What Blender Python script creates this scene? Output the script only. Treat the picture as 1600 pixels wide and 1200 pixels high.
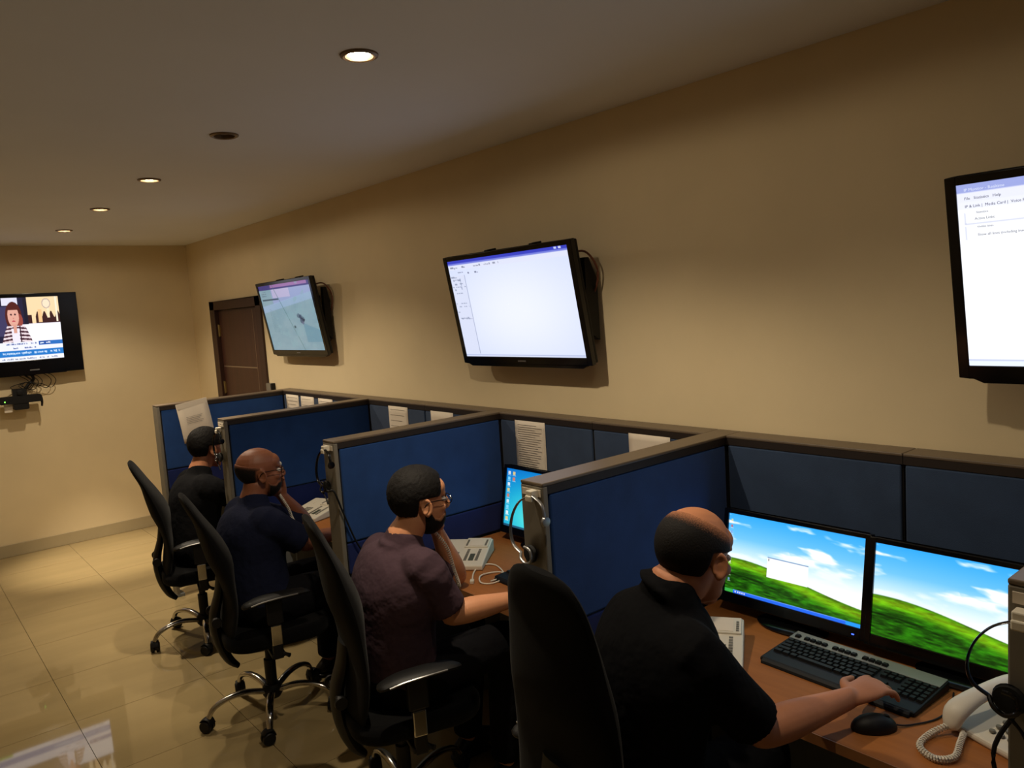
import bpy, bmesh, math, random
import numpy as np
from mathutils import Vector, Matrix, Euler
pi = math.pi
for o in list(bpy.data.objects): bpy.data.objects.remove(o)
SC = bpy.context.scene
COL = SC.collection
random.seed(7)

# ------------------------------------------------------------------ camera
YAW, PITCH, ROLL, FPX = 0.6886, 0.1016, -0.0660, 1210.7
CAM = Vector((-2.4287, 0.0, 1.8383))
def cam_axes():
    f = Vector((math.sin(YAW)*math.cos(PITCH), math.cos(YAW)*math.cos(PITCH), -math.sin(PITCH)))
    r = Vector((math.cos(YAW), -math.sin(YAW), 0)); u = r.cross(f)
    return r*math.cos(ROLL)+u*math.sin(ROLL), -r*math.sin(ROLL)+u*math.cos(ROLL), f
cr, cu, cf = cam_axes()
cd = bpy.data.cameras.new('camera'); cam = bpy.data.objects.new('camera', cd); COL.objects.link(cam)
cam.matrix_world = Matrix(((cr.x, cu.x, -cf.x, CAM.x), (cr.y, cu.y, -cf.y, CAM.y), (cr.z, cu.z, -cf.z, CAM.z), (0, 0, 0, 1)))
cd.sensor_fit = 'HORIZONTAL'; cd.sensor_width = 36; cd.lens = FPX/1600*36; cd.clip_start = 0.05
SC.camera = cam

# ------------------------------------------------------------------ world, exposure, lamp powers
wd = bpy.data.worlds.new('World'); SC.world = wd; wd.use_nodes = True
wd.node_tree.nodes['Background'].inputs[0].default_value = (0.02, 0.018, 0.015, 1)
wd.node_tree.nodes['Background'].inputs[1].default_value = 0.2
SC.view_settings.view_transform = 'Standard'; SC.view_settings.look = 'None'
SC.view_settings.gamma = 1; SC.view_settings.use_curve_mapping = False
SC.view_settings.exposure = 0.32
LAMP_COLOR = (1.0, 0.84, 0.62)
STRAY_W, SPILL_W, BEAM_W = 4.5, 33.0, 34.0        # each halogen downlight: stray glow, broad spill, narrow beam
SPILL_ANGLE, BEAM_ANGLE = 130, 40
SCREEN = 0.86

# ------------------------------------------------------------------ measured room
YB, HC = 7.696, 2.603               # back wall, ceiling height
XL, YF = -5.0, -3.2                 # left wall, wall behind the camera
HP, T = 1.325, 0.097                # divider height, thickness
XN, XJ = -0.998, -0.112             # divider free end, face of the back panels
YP = [5.478, 4.208, 2.927, 1.633, 0.362]
DZ, DX = 0.74, -0.75                # desk top height, desk front edge
LX = -1.213
LY = [2.087, 3.216, 4.309, 5.412, 6.562]

# ------------------------------------------------------------------ materials
def lin(c):
    return tuple(((v/255)/12.92 if v/255 <= 0.04045 else ((v/255+0.055)/1.055)**2.4) for v in c)
MATS = {}
def mat(name, rgb, rough=0.6, metal=0.0, spec=0.5, var=0.0, vscale=20, bump=0.0, bscale=200, coat=0.0, stretch=None, sheen=0.0, bdist=0.002):
    m = bpy.data.materials.new(name); m.use_nodes = True; nt = m.node_tree; b = nt.nodes['Principled BSDF']
    c = lin(rgb); b.inputs['Base Color'].default_value = (*c, 1)
    b.inputs['Roughness'].default_value = rough; b.inputs['Metallic'].default_value = metal
    b.inputs['Specular IOR Level'].default_value = spec; b.inputs['Coat Weight'].default_value = coat
    b.inputs['Sheen Weight'].default_value = sheen
    tc = nt.nodes.new('ShaderNodeTexCoord'); src = tc.outputs['Object']
    if stretch:
        mp = nt.nodes.new('ShaderNodeMapping'); mp.inputs['Scale'].default_value = stretch
        nt.links.new(src, mp.inputs[0]); src = mp.outputs[0]
    if var:
        n = nt.nodes.new('ShaderNodeTexNoise'); n.inputs['Scale'].default_value = vscale; n.inputs['Detail'].default_value = 5
        nt.links.new(src, n.inputs['Vector'])
        r = nt.nodes.new('ShaderNodeValToRGB')
        r.color_ramp.elements[0].position = 0.3; r.color_ramp.elements[1].position = 0.7
        r.color_ramp.elements[0].color = (*[v*(1-var) for v in c], 1); r.color_ramp.elements[1].color = (*[min(1, v*(1+var)) for v in c], 1)
        nt.links.new(n.outputs['Fac'], r.inputs[0]); nt.links.new(r.outputs[0], b.inputs['Base Color'])
    if bump:
        n2 = nt.nodes.new('ShaderNodeTexNoise'); n2.inputs['Scale'].default_value = bscale; n2.inputs['Detail'].default_value = 3
        nt.links.new(src, n2.inputs['Vector'])
        bp = nt.nodes.new('ShaderNodeBump'); bp.inputs['Strength'].default_value = bump; bp.inputs['Distance'].default_value = bdist
        nt.links.new(n2.outputs['Fac'], bp.inputs['Height']); nt.links.new(bp.outputs[0], b.inputs['Normal'])
    MATS[name] = m
    return m
def emit(name, rgb, strength):
    m = bpy.data.materials.new(name); m.use_nodes = True; nt = m.node_tree; b = nt.nodes['Principled BSDF']
    b.inputs['Base Color'].default_value = (0, 0, 0, 1)
    b.inputs['Emission Color'].default_value = (*lin(rgb), 1); b.inputs['Emission Strength'].default_value = strength
    MATS[name] = m
    return m
def weave(name, rgb, var=0.12):
    m = mat(name, rgb, rough=0.95, spec=0.15, var=var, vscale=9, sheen=0.15)
    nt = m.node_tree; b = nt.nodes['Principled BSDF']
    tc = nt.nodes.new('ShaderNodeTexCoord'); ch = nt.nodes.new('ShaderNodeTexVoronoi'); ch.inputs['Scale'].default_value = 420
    nt.links.new(tc.outputs['Object'], ch.inputs['Vector'])
    bp = nt.nodes.new('ShaderNodeBump'); bp.inputs['Strength'].default_value = 0.35; bp.inputs['Distance'].default_value = 0.001
    nt.links.new(ch.outputs['Distance'], bp.inputs['Height']); nt.links.new(bp.outputs[0], b.inputs['Normal'])
    return m
def screen_mat(name, strength):
    m = bpy.data.materials.new(name); m.use_nodes = True; nt = m.node_tree; b = nt.nodes['Principled BSDF']
    a = nt.nodes.new('ShaderNodeAttribute'); a.attribute_name = 'pix'
    b.inputs['Base Color'].default_value = (0.01, 0.01, 0.012, 1); b.inputs['Roughness'].default_value = 0.18
    b.inputs['Specular IOR Level'].default_value = 0.35
    nt.links.new(a.outputs['Color'], b.inputs['Emission Color']); b.inputs['Emission Strength'].default_value = strength
    MATS[name] = m
    return m
mat('wall', (228, 209, 170), 0.85, spec=0.2, var=0.03, vscale=3, bump=0.12, bscale=260)
mat('ceiling', (236, 236, 236), 0.9, spec=0.15, var=0.015, vscale=2)
mat('tile', (160, 141, 101), 0.035, spec=0.7, var=0.07, vscale=2.2, stretch=(0.6, 3.0, 1))
mat('grout', (92, 78, 56), 0.9)
mat('skirting', (176, 160, 126), 0.4, var=0.05, vscale=4)
mat('door_wood', (66, 36, 26), 0.45, var=0.18, vscale=6, stretch=(3, 3, 0.3))
mat('door_frame', (58, 32, 20), 0.5, var=0.15, vscale=6, stretch=(3, 3, 0.3))
mat('door_inlay', (150, 132, 112), 0.4, metal=0.5)
mat('brass', (190, 165, 105), 0.35, metal=0.9)
weave('fabric', (35, 69, 126))
weave('fabric_grey', (52, 68, 94))
weave('fabric_band', (26, 40, 96))
mat('panel_grey', (128, 132, 134), 0.6, var=0.04, bump=0.1)
mat('post', (120, 114, 102), 0.5, var=0.04, bump=0.05)
mat('rail_shaded_side', (34, 24, 18), 0.6)  # side faces of the top rail, shade put into the dark brown
mat('rail', (106, 92, 76), 0.42, var=0.04)
mat('gasket', (22, 20, 20), 0.7)
mat('wood', (160, 100, 50), 0.6, spec=0.2, var=0.10, vscale=7, stretch=(8, 0.7, 8))
mat('wood_edge', (150, 100, 58), 0.5, var=0.08, vscale=7)
mat('black_plastic', (10, 10, 11), 0.55, spec=0.35, bump=0.04, bscale=500)
mat('black_gloss', (9, 9, 10), 0.16, spec=0.55)
mat('dark_rubber', (12, 12, 12), 0.8)
mat('black_fabric', (7, 7, 8), 0.95, spec=0.1, bump=0.3, bscale=700, sheen=0.05)
mat('chrome', (205, 202, 196), 0.16, metal=1.0)
mat('silver', (150, 150, 150), 0.35, metal=0.7)
mat('key_silver', (146, 146, 140), 0.4, metal=0.5)
mat('phone_white', (222, 214, 196), 0.45, spec=0.4)
mat('phone_grey', (120, 116, 106), 0.5)
mat('phone_lcd', (84, 88, 74), 0.25)
mat('paper', (226, 214, 196), 0.85, spec=0.1, var=0.02)
mat('ink', (120, 112, 108), 0.9)
mat('ink_dark', (50, 46, 50), 0.9)
mat('red_brown_cable', (110, 60, 40), 0.6)
mat('white_cable', (226, 218, 200), 0.5)
mat('skin_tan', (186, 124, 88), 0.55, spec=0.35, var=0.06, vscale=22, bump=0.08, bscale=160)
mat('skin_light', (196, 136, 98), 0.55, spec=0.35, var=0.06, vscale=22, bump=0.08, bscale=160)
mat('skin_deep', (128, 78, 54), 0.5, spec=0.4, var=0.06, vscale=22, bump=0.08, bscale=160)
mat('hair_black', (15, 12, 11), 0.75, spec=0.25, bump=0.6, bscale=230)
mat('hair_brown', (26, 18, 14), 0.75, spec=0.25, bump=0.6, bscale=230)
def hair_mat(name, hair, skin):
    """thinning hair: fine strands let the skin show where the cover value is low"""
    m = mat(name, hair, 0.75, spec=0.25, bump=0.6, bscale=230); nt = m.node_tree; b = nt.nodes['Principled BSDF']
    a = nt.nodes.new('ShaderNodeAttribute'); a.attribute_name = 'cover'
    tc = nt.nodes.new('ShaderNodeTexCoord'); n = nt.nodes.new('ShaderNodeTexNoise'); n.inputs['Scale'].default_value = 420; n.inputs['Detail'].default_value = 2
    nt.links.new(tc.outputs['Object'], n.inputs['Vector'])
    ad = nt.nodes.new('ShaderNodeMath'); ad.operation = 'MULTIPLY_ADD'; ad.inputs[1].default_value = 0.7; nt.links.new(n.outputs['Fac'], ad.inputs[0]); nt.links.new(a.outputs['Fac'], ad.inputs[2])
    mr = nt.nodes.new('ShaderNodeMapRange'); mr.inputs['From Min'].default_value = 0.42; mr.inputs['From Max'].default_value = 1.05; nt.links.new(ad.outputs[0], mr.inputs['Value'])
    mx = nt.nodes.new('ShaderNodeMix'); mx.data_type = 'RGBA'; mx.inputs['A'].default_value = (*lin(skin), 1); mx.inputs['B'].default_value = (*lin(hair), 1)
    nt.links.new(mr.outputs['Result'], mx.inputs['Factor']); nt.links.new(mx.outputs['Result'], b.inputs['Base Color'])
SKIN = dict(skin_tan=(186, 124, 88), skin_light=(196, 136, 98), skin_deep=(128, 78, 54))
for k_, c_ in SKIN.items(): hair_mat('hair_on_'+k_, (14, 11, 10), c_)
mat('eye_white', (220, 214, 206), 0.2)
mat('cloth_black', (12, 12, 14), 0.95, spec=0.1, bump=0.5, bscale=11, bdist=0.03)
mat('cloth_plum', (66, 50, 58), 0.92, spec=0.12, bump=0.5, bscale=11, bdist=0.03)
mat('cloth_navy', (24, 28, 48), 0.95, spec=0.1, bump=0.5, bscale=11, bdist=0.03)
mat('cloth_charcoal', (18, 18, 20), 0.95, spec=0.1, bump=0.5, bscale=11, bdist=0.03)
mat('trouser', (16, 16, 19), 0.95, spec=0.1, bump=0.5, bscale=11, bdist=0.03)
mat('shoe', (18, 15, 13), 0.35)
mat('lens', (20, 20, 24), 0.05, spec=0.8)
mat('lamp_off', (96, 84, 66), 0.4)
emit('lamp_on', (255, 240, 215), 45)
emit('led_blue', (60, 90, 255), 3)
emit('led_green', (140, 255, 90), 2)
mat('trim_metal', (122, 100, 74), 0.4, metal=0.6)

# ------------------------------------------------------------------ geometry helpers: lists of (verts, faces)
def box(x0, x1, y0, y1, z0, z1):
    v = [(x, y, z) for z in (z0, z1) for y in (y0, y1) for x in (x0, x1)]
    return v, [(0, 2, 3, 1), (4, 5, 7, 6), (0, 1, 5, 4), (2, 6, 7, 3), (0, 4, 6, 2), (1, 3, 7, 5)]
def frame_for(t, ref):
    t = t.normalized(); a = ref - t*ref.dot(t)
    if a.length < 1e-4:
        ref = Vector((1, 0, 0)) if abs(t.x) < 0.9 else Vector((0, 1, 0)); a = ref - t*ref.dot(t)
    a.normalize(); return a, t.cross(a)
def catmull(pts, k):
    pts = [Vector(p) for p in pts]
    if k <= 1 or len(pts) < 3: return pts
    out = []
    for i in range(len(pts)-1):
        p0 = pts[max(i-1, 0)]; p1 = pts[i]; p2 = pts[i+1]; p3 = pts[min(i+2, len(pts)-1)]
        for j in range(k):
            t = j/k
            out.append(0.5*((2*p1)+(p2-p0)*t+(2*p0-5*p1+4*p2-p3)*t*t+(3*p1-p0-3*p2+p3)*t**3))
    out.append(pts[-1]); return out
def tube(pts, r, n=8, k=1, ref=(0, 0, 1), cap='flat'):
    """loft along a path; r: number, list of numbers or list of (a, b) half axes (a along ref)"""
    m = len(pts); rr = r if isinstance(r, (list, tuple)) else [r]*m
    rr = [Vector((*((q, q) if not isinstance(q, (list, tuple)) else q), 0)) for q in rr]
    P = catmull(pts, k); Rr = catmull(rr, k) if len(rr) >= 3 else rr
    ref = Vector(ref); L = len(P); rings = []
    for i in range(L):
        t = P[min(i+1, L-1)]-P[max(i-1, 0)]
        a, b = frame_for(t, ref); rings.append((P[i], a, b, Rr[i].x, Rr[i].y))
    if cap == 'round':
        def hemi(p, a, b, ra, rb, d):
            o = []; e = (ra+rb)/2
            for s in (0.45, 0.8): o.append((p+d*e*math.sin(s*pi/2), a, b, ra*math.cos(s*pi/2), rb*math.cos(s*pi/2)))
            return o
        d0 = (P[0]-P[1]).normalized(); d1 = (P[-1]-P[-2]).normalized()
        h0 = hemi(*rings[0], d0); h1 = hemi(*rings[-1], d1)
        rings = h0[::-1]+rings+h1
    v = []; f = []
    for p, a, b, ra, rb in rings:
        for j in range(n):
            th = 2*pi*j/n; v.append(tuple(p+a*ra*math.cos(th)+b*rb*math.sin(th)))
    for i in range(len(rings)-1):
        for j in range(n):
            j2 = (j+1) % n; f.append((i*n+j, i*n+j2, (i+1)*n+j2, (i+1)*n+j))
    f.append(tuple(range(n-1, -1, -1))); f.append(tuple(range((len(rings)-1)*n, len(rings)*n)))
    return v, f
def lathe(prof, n=20, c=(0, 0, 0), axis='z'):
    """profile of (r, h); closed at r=0 ends"""
    v = []; f = []
    for r, h in prof:
        for j in range(n):
            th = 2*pi*j/n; a, b = r*math.cos(th), r*math.sin(th)
            p = (a, b, h) if axis == 'z' else ((a, h, b) if axis == 'y' else (h, a, b))
            v.append((p[0]+c[0], p[1]+c[1], p[2]+c[2]))
    for i in range(len(prof)-1):
        for j in range(n):
            j2 = (j+1) % n; f.append((i*n+j, i*n+j2, (i+1)*n+j2, (i+1)*n+j))
    if prof[0][0] > 1e-6: f.append(tuple(range(n-1, -1, -1)))
    if prof[-1][0] > 1e-6: f.append(tuple(range((len(prof)-1)*n, len(prof)*n)))
    return v, f
def ring_lathe(prof, n=24, c=(0, 0, 0), axis='z'):
    """closed profile loop revolved (a torus-like ring)"""
    v, f = lathe(prof, n, c, axis); m = len(prof); f = f[:(m-1)*n]
    for j in range(n):
        j2 = (j+1) % n; f.append(((m-1)*n+j, (m-1)*n+j2, j2, j))
    return v, f
def ell(c, r, n=16, M=None):
    v = []; f = []; m = n//2
    c = Vector(c)
    for i in range(m+1):
        ph = -pi/2+pi*i/m
        for j in range(n):
            th = 2*pi*j/n
            p = Vector((r[0]*math.cos(ph)*math.cos(th), r[1]*math.cos(ph)*math.sin(th), r[2]*math.sin(ph)))
            v.append(tuple(c+(M @ p if M else p)))
    for i in range(m):
        for j in range(n):
            j2 = (j+1) % n; f.append((i*n+j, i*n+j2, (i+1)*n+j2, (i+1)*n+j))
    return v, f
def prism(outline, d0, d1, axis='x'):
    """outline of 2D points extruded along an axis (x: (y,z), y: (x,z), z: (x,y))"""
    n = len(outline); v = []
    for d in (d0, d1):
        for a, b in outline:
            v.append((d, a, b) if axis == 'x' else ((a, d, b) if axis == 'y' else (a, b, d)))
    f = [tuple(range(n-1, -1, -1)), tuple(range(n, 2*n))]
    for i in range(n):
        j = (i+1) % n; f.append((i, j, n+j, n+i))
    return v, f
def rrect(w, h, r, n=4, cx=0, cy=0):
    o = []
    for sx, sy, a0 in ((1, 1, 0), (-1, 1, 90), (-1, -1, 180), (1, -1, 270)):
        for k in range(n+1):
            a = math.radians(a0+90*k/n); o.append((cx+sx*(w/2-r)+r*math.cos(a), cy+sy*(h/2-r)+r*math.sin(a)))
    return o
def xf(g, M):
    return [tuple(M @ Vector(p)) for p in g[0]], g[1]
def mesh_of(name, geoms, smooth=False):
    v = []; f = []
    for gv, gf in geoms:
        o = len(v); v.extend(gv); f.extend([tuple(i+o for i in q) for q in gf])
    me = bpy.data.meshes.new(name); me.from_pydata(v, [], f)
    bm = bmesh.new(); bm.from_mesh(me)
    bmesh.ops.remove_doubles(bm, verts=bm.verts, dist=1e-6)
    bmesh.ops.recalc_face_normals(bm, faces=bm.faces); bm.to_mesh(me); bm.free()
    if smooth:
        for p in me.polygons: p.use_smooth = True
        try: me.set_sharp_from_angle(angle=math.radians(42))
        except Exception: pass
    return me
def link(name, me, m=None, parent=None, loc=None, rot=None):
    o = bpy.data.objects.new(name, me); COL.objects.link(o)
    if m and me is not None: 
        if not me.materials: me.materials.append(MATS[m] if isinstance(m, str) else m)
    if parent: o.parent = parent
    if loc is not None: o.location = loc
    if rot is not None: o.rotation_euler = rot
    return o
def obj(name, geoms, m, parent=None, loc=None, rot=None, smooth=False, bevel=0.0, label=None):
    if isinstance(geoms, tuple): geoms = [geoms]
    o = link(name, mesh_of(name, geoms, smooth), m, parent, loc, rot)
    if bevel:
        b = o.modifiers.new('bevel', 'BEVEL'); b.width = bevel; b.segments = 2; b.limit_method = 'ANGLE'; b.angle_limit = math.radians(50)
    if label: o['label'] = label
    return o
def tag(o, label, cat, group=None):
    o['label'] = label; o['category'] = cat
    if group: o['group'] = group
    return o
def thing(name, label, cat, loc=(0, 0, 0), rot=(0, 0, 0), group=None):
    o = bpy.data.objects.new(name, None); COL.objects.link(o); o.empty_display_size = 0.1
    o.location = loc; o.rotation_euler = rot
    return tag(o, label, cat, group)
def struct(o):
    o['kind'] = 'structure'; return o
def copy_tree(o, parent=None):
    c = o.copy(); COL.objects.link(c); c.parent = parent
    for ch in o.children: copy_tree(ch, c)
    return c
def helix(pts, r, wire, turns, n=6, per=8):
    P = catmull(pts, 12); out = []
    tot = turns*per; L = len(P)-1
    for i in range(tot+1):
        s = i/tot*L; k = min(int(s), L-1); p = P[k].lerp(P[k+1], s-k)
        a, b = frame_for(P[k+1]-P[k], Vector((0.3, 0.2, 1)))
        th = 2*pi*i/per; out.append(p+a*r*math.cos(th)+b*r*math.sin(th))
    return tube(out, wire, n=n)

# ================================================================== ROOM
fl = struct(obj('floor', box(XL, 0, YF, YB, -0.06, -0.004), 'grout'))
tx0, ty0, TS = -1.270, 5.311, 0.600
tm = mesh_of('tile', [box(-TS/2+0.0012, TS/2-0.0012, -TS/2+0.0012, TS/2-0.0012, -0.006, 0)])
tm.materials.append(MATS['tile'])
edge_cache = {}
ix = -7
while True:
    x0 = tx0+ix*TS; ix += 1
    if x0 >= 0: break
    if x0+TS <= XL: continue
    iy = -16
    while True:
        y0 = ty0+iy*TS; iy += 1
        if y0 >= YB: break
        if y0+TS <= YF: continue
        a0, a1, b0, b1 = max(x0, XL), min(x0+TS, 0), max(y0, YF), min(y0+TS, YB)
        key = (round(a1-a0, 3), round(b1-b0, 3))
        if key == (TS, TS): me = tm
        else:
            if key not in edge_cache:
                w, h = key; m_ = mesh_of('tile', [box(-w/2+0.0012, w/2-0.0012, -h/2+0.0012, h/2-0.0012, -0.006, 0)]); m_.materials.append(MATS['tile'])
                edge_cache[key] = m_
            me = edge_cache[key]
        link('tile', me, None, fl, ((a0+a1)/2, (b0+b1)/2, 0))
# ceiling with real holes for the recessed lamps
HOLE = 0.042
def ceiling_geo():
    v = []; f = []
    def rect(x0, x1, y0, y1):
        o = len(v); v.extend([(x0, y0, HC), (x0, y1, HC), (x1, y1, HC), (x1, y0, HC)]); f.append((o, o+1, o+2, o+3))
    cells = 0.1
    xs = [XL, LX-cells, LX+cells, 0]
    for i in range(3):
        if i % 2 == 0: rect(xs[i], xs[i+1], YF, YB); continue
        cx = LX; ys = sorted(ALLY); y = YF
        for cy in ys:
            rect(xs[i], xs[i+1], y, cy-cells); y = cy+cells
            n = 24; o = len(v)
            for k in range(n):
                a = 2*pi*k/n; v.append((cx+HOLE*math.cos(a), cy+HOLE*math.sin(a), HC))
            for k in range(n):
                a = 2*pi*k/n; s = cells/max(abs(math.cos(a)), abs(math.sin(a)))
                v.append((cx+s*math.cos(a), cy+s*math.sin(a), HC))
            for k in range(n):
                k2 = (k+1) % n; f.append((o+k, o+k2, o+n+k2, o+n+k))
        rect(xs[i], xs[i+1], y, YB)
    b = box(XL, 0, YF, YB, HC+0.14, HC+0.2)
    return [(v, f), b]
ALLY = LY+[0.97]
struct(obj('ceiling', ceiling_geo(), 'ceiling'))
# right wall, with the door opening
DY0, DY1, DH = 6.09, 7.06, 1.975    # clear opening
struct(obj('wall_right', [box(0, 0.14, YF, DY0, 0, HC+0.2), box(0, 0.14, DY1, YB+0.14, 0, HC+0.2), box(0, 0.14, DY0, DY1, DH, HC+0.2)], 'wall'))
struct(obj('wall_back', box(XL-0.14, 0, YB, YB+0.14, 0, HC+0.2), 'wall'))
struct(obj('wall_left', box(XL-0.14, XL, YF, YB, 0, HC+0.2), 'wall'))
struct(obj('wall_front', box(XL-0.14, 0.14, YF-0.14, YF, 0, HC+0.2), 'wall'))
for nm, b in (('baseboard_back', box(XL, 0, YB-0.012, YB, 0, 0.105)), ('baseboard_left', box(XL, XL+0.012, YF, YB-0.012, 0, 0.105)),
              ('baseboard_right', box(-0.012, 0, 7.16, YB-0.012, 0, 0.105)), ('baseboard_front', box(XL+0.012, 0, YF, YF+0.012, 0, 0.105))):
    struct(obj(nm, b, 'skirting', bevel=0.003))
# door
dr = struct(bpy.data.objects.new('door_1', None)); COL.objects.link(dr); dr.location = (0, 6.575, 0)
dr['label'] = 'dark brown wooden door with pale inlay lines in the right wall'
yc = 6.575
obj('door_frame', [box(-0.016, 0.1, DY0-0.095-yc, DY0+0.012-yc, 0, DH+0.065), box(-0.016, 0.1, DY1-0.012-yc, DY1+0.1-yc, 0, DH+0.065), box(-0.016, 0.1, DY0-0.095-yc, DY1+0.1-yc, DH-0.012, DH+0.065)], 'door_frame', dr, bevel=0.004)
leaf = obj('door_leaf', box(0.02, 0.062, DY0+0.014-yc, DY1-0.014-yc, 0.008, DH-0.014), 'door_wood', dr, bevel=0.003)
for z0, z1 in ((1.455, 1.465), (0.95, 0.96), (0.45, 0.46)):
    obj('inlay', box(0.0185, 0.021, DY0+0.17-yc, DY1-0.03-yc, z0, z1), 'door_inlay', leaf)
obj('inlay', box(0.0185, 0.021, DY0+0.16-yc, DY0+0.166-yc, 0.02, DH-0.03), 'door_inlay', leaf)
for z in (0.25, 1.27, 1.78):
    obj('hinge', [box(0.012, 0.02, DY1-0.03-yc, DY1-0.006-yc, z-0.05, z+0.05), tube([(0.01, DY1-0.014-yc, z-0.055), (0.01, DY1-0.014-yc, z+0.055)], 0.007)], 'brass', dr)
hd = obj('handle_plate', box(0.012, 0.02, DY0+0.05-yc, DY0+0.09-yc, 0.93, 1.15), 'brass', dr, bevel=0.002)
obj('lever', [tube([(0.014, DY0+0.07-yc, 1.05), (-0.03, DY0+0.07-yc, 1.05), (-0.036, DY0+0.085-yc, 1.05), (-0.036, DY0+0.18-yc, 1.05)], 0.008, n=10, k=3, cap='round')], 'brass', hd, smooth=True)
kp = thing('access_keypad', 'small grey access box on the wall beside the brown door frame', 'keypad', (-0.001, 5.935, 1.29))
obj('housing', prism(rrect(0.085, 0.12, 0.012, cy=0.0), -0.034, 0.0), 'silver', kp, smooth=True)
obj('rim', prism(rrect(0.018, 0.118, 0.006, cx=-0.05), -0.03, 0.0), 'black_plastic', kp, smooth=True)

# ------------------------------------------------------------------ recessed downlights
def downlight(x, y, on, label, group, aim=(0, 0, 0), gain=1.0, dim=1.0):
    t = thing('ceiling_downlight', label, 'downlight', (x, y, HC), group=group)
    obj('trim_ring', ring_lathe([(0.040, 0.004), (0.0415, -0.006), (0.048, -0.0085), (0.056, -0.005), (0.057, 0.0), (0.043, 0.0)], 28), 'trim_metal', t, smooth=True)
    obj('reflector', ring_lathe([(0.040, 0.003), (0.036, 0.035), (0.022, 0.06), (0.0225, 0.062), (0.037, 0.036), (0.0415, 0.003)], 28), 'trim_metal' if not on else 'chrome', t, smooth=True)
    obj('lamp', lathe([(0, 0.003), (0.018, 0.004), (0.030, 0.010), (0.034, 0.018), (0.030, 0.034), (0.0, 0.05)], 24), 'lamp_on' if on else 'lamp_off', t, smooth=True)
    if on:
        for nm, w, ang, bl in (('stray_light', STRAY_W, 174, 0.15), ('spill_light', SPILL_W, SPILL_ANGLE, 0.5), ('beam_light', BEAM_W*gain, BEAM_ANGLE, 0.8)):
            ld = bpy.data.lights.new(nm, 'SPOT'); ld.energy = w*dim; ld.color = LAMP_COLOR; ld.spot_size = math.radians(ang); ld.spot_blend = bl
            ld.shadow_soft_size = 0.022
            lo = bpy.data.objects.new(nm, ld); COL.objects.link(lo); lo.parent = t; lo.location = (0, 0, -0.014)
            if nm == 'beam_light': lo.rotation_euler = aim
    return t
names_l = ['lit ceiling downlight nearest the camera, largest of the row', 'unlit dark ceiling downlight, second of the row from the camera',
           'lit ceiling downlight with tilted glow, third of the row', 'lit ceiling downlight, second of the row from the back wall', 'small lit ceiling downlight closest to the back wall']
for y, on, lb in zip(LY, (1, 0, 1, 1, 1), names_l): downlight(LX, y, on, lb, 'downlights above the cubicles', *(((0.15, -0.06, 0), 8.0) if y > 6 else ((0, 0, 0), 2.4) if y > 5 else ((0, 0, 0), 1.6)))
downlight(LX, ALLY[5], 1, 'lit ceiling downlight above the cubicle of the man in black', 'downlights above the cubicles', gain=1.0, dim=0.42)

# ================================================================== CUBICLES
# --- wing dividers
ordn = ['blue cubicle divider closest to the back wall, with a loose white sheet', 'blue cubicle divider behind the bald man in navy', 'blue cubicle divider beside the bearded man in plum shirt',
        'blue cubicle divider beside the balding man in black, headset on its end', 'dark cubicle divider cut off by the right edge of the picture']
def divider(i):
    y = YP[i]; L = XJ+0.097-XN
    t = thing('cubicle_divider', ordn[i], 'divider', (XN, y+T/2, 0), group='wing dividers between the cubicles')
    h = T/2
    obj('core', box(0.012, L, -h+0.014, h-0.014, 0.06, HP-0.03), 'gasket', t)
    obj('end_post', box(0, 0.02, -h, h, 0.02, HP-0.010), 'post', t, bevel=0.004)
    obj('foot', box(0.0, 0.05, -h, h, 0.0, 0.022), 'panel_grey', t, bevel=0.003); obj('foot', box(L-0.06, L-0.01, -h, h, 0, 0.06), 'panel_grey', t, bevel=0.003)
    r = obj('top_rail', [box(0.0, L, -h, h, HP-0.010, HP)], 'rail', t, bevel=0.003); obj('rail_shaded_side', box(0.004, L, -h+0.001, h-0.001, HP-0.034, HP-0.010), 'rail_shaded_side', t)  # dark strip below the cap paints the shaded rail side
    for s in (-1, 1):
        a, b = (-h+0.002, -h+0.016) if s < 0 else (h-0.016, h-0.002)
        obj('fabric_panel', box(0.028, L-0.10, a, b, 0.886, HP-0.036), 'fabric', t, bevel=0.006)
        obj('accent_panel', box(0.028, L-0.10, a, b, 0.748, 0.880), 'fabric_band', t, bevel=0.006)
        obj('lower_panel', box(0.028, L-0.10, a, b, 0.075, 0.732), 'panel_grey', t, bevel=0.005)
    return t
DIV = [divider(i) for i in range(5)]
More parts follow.
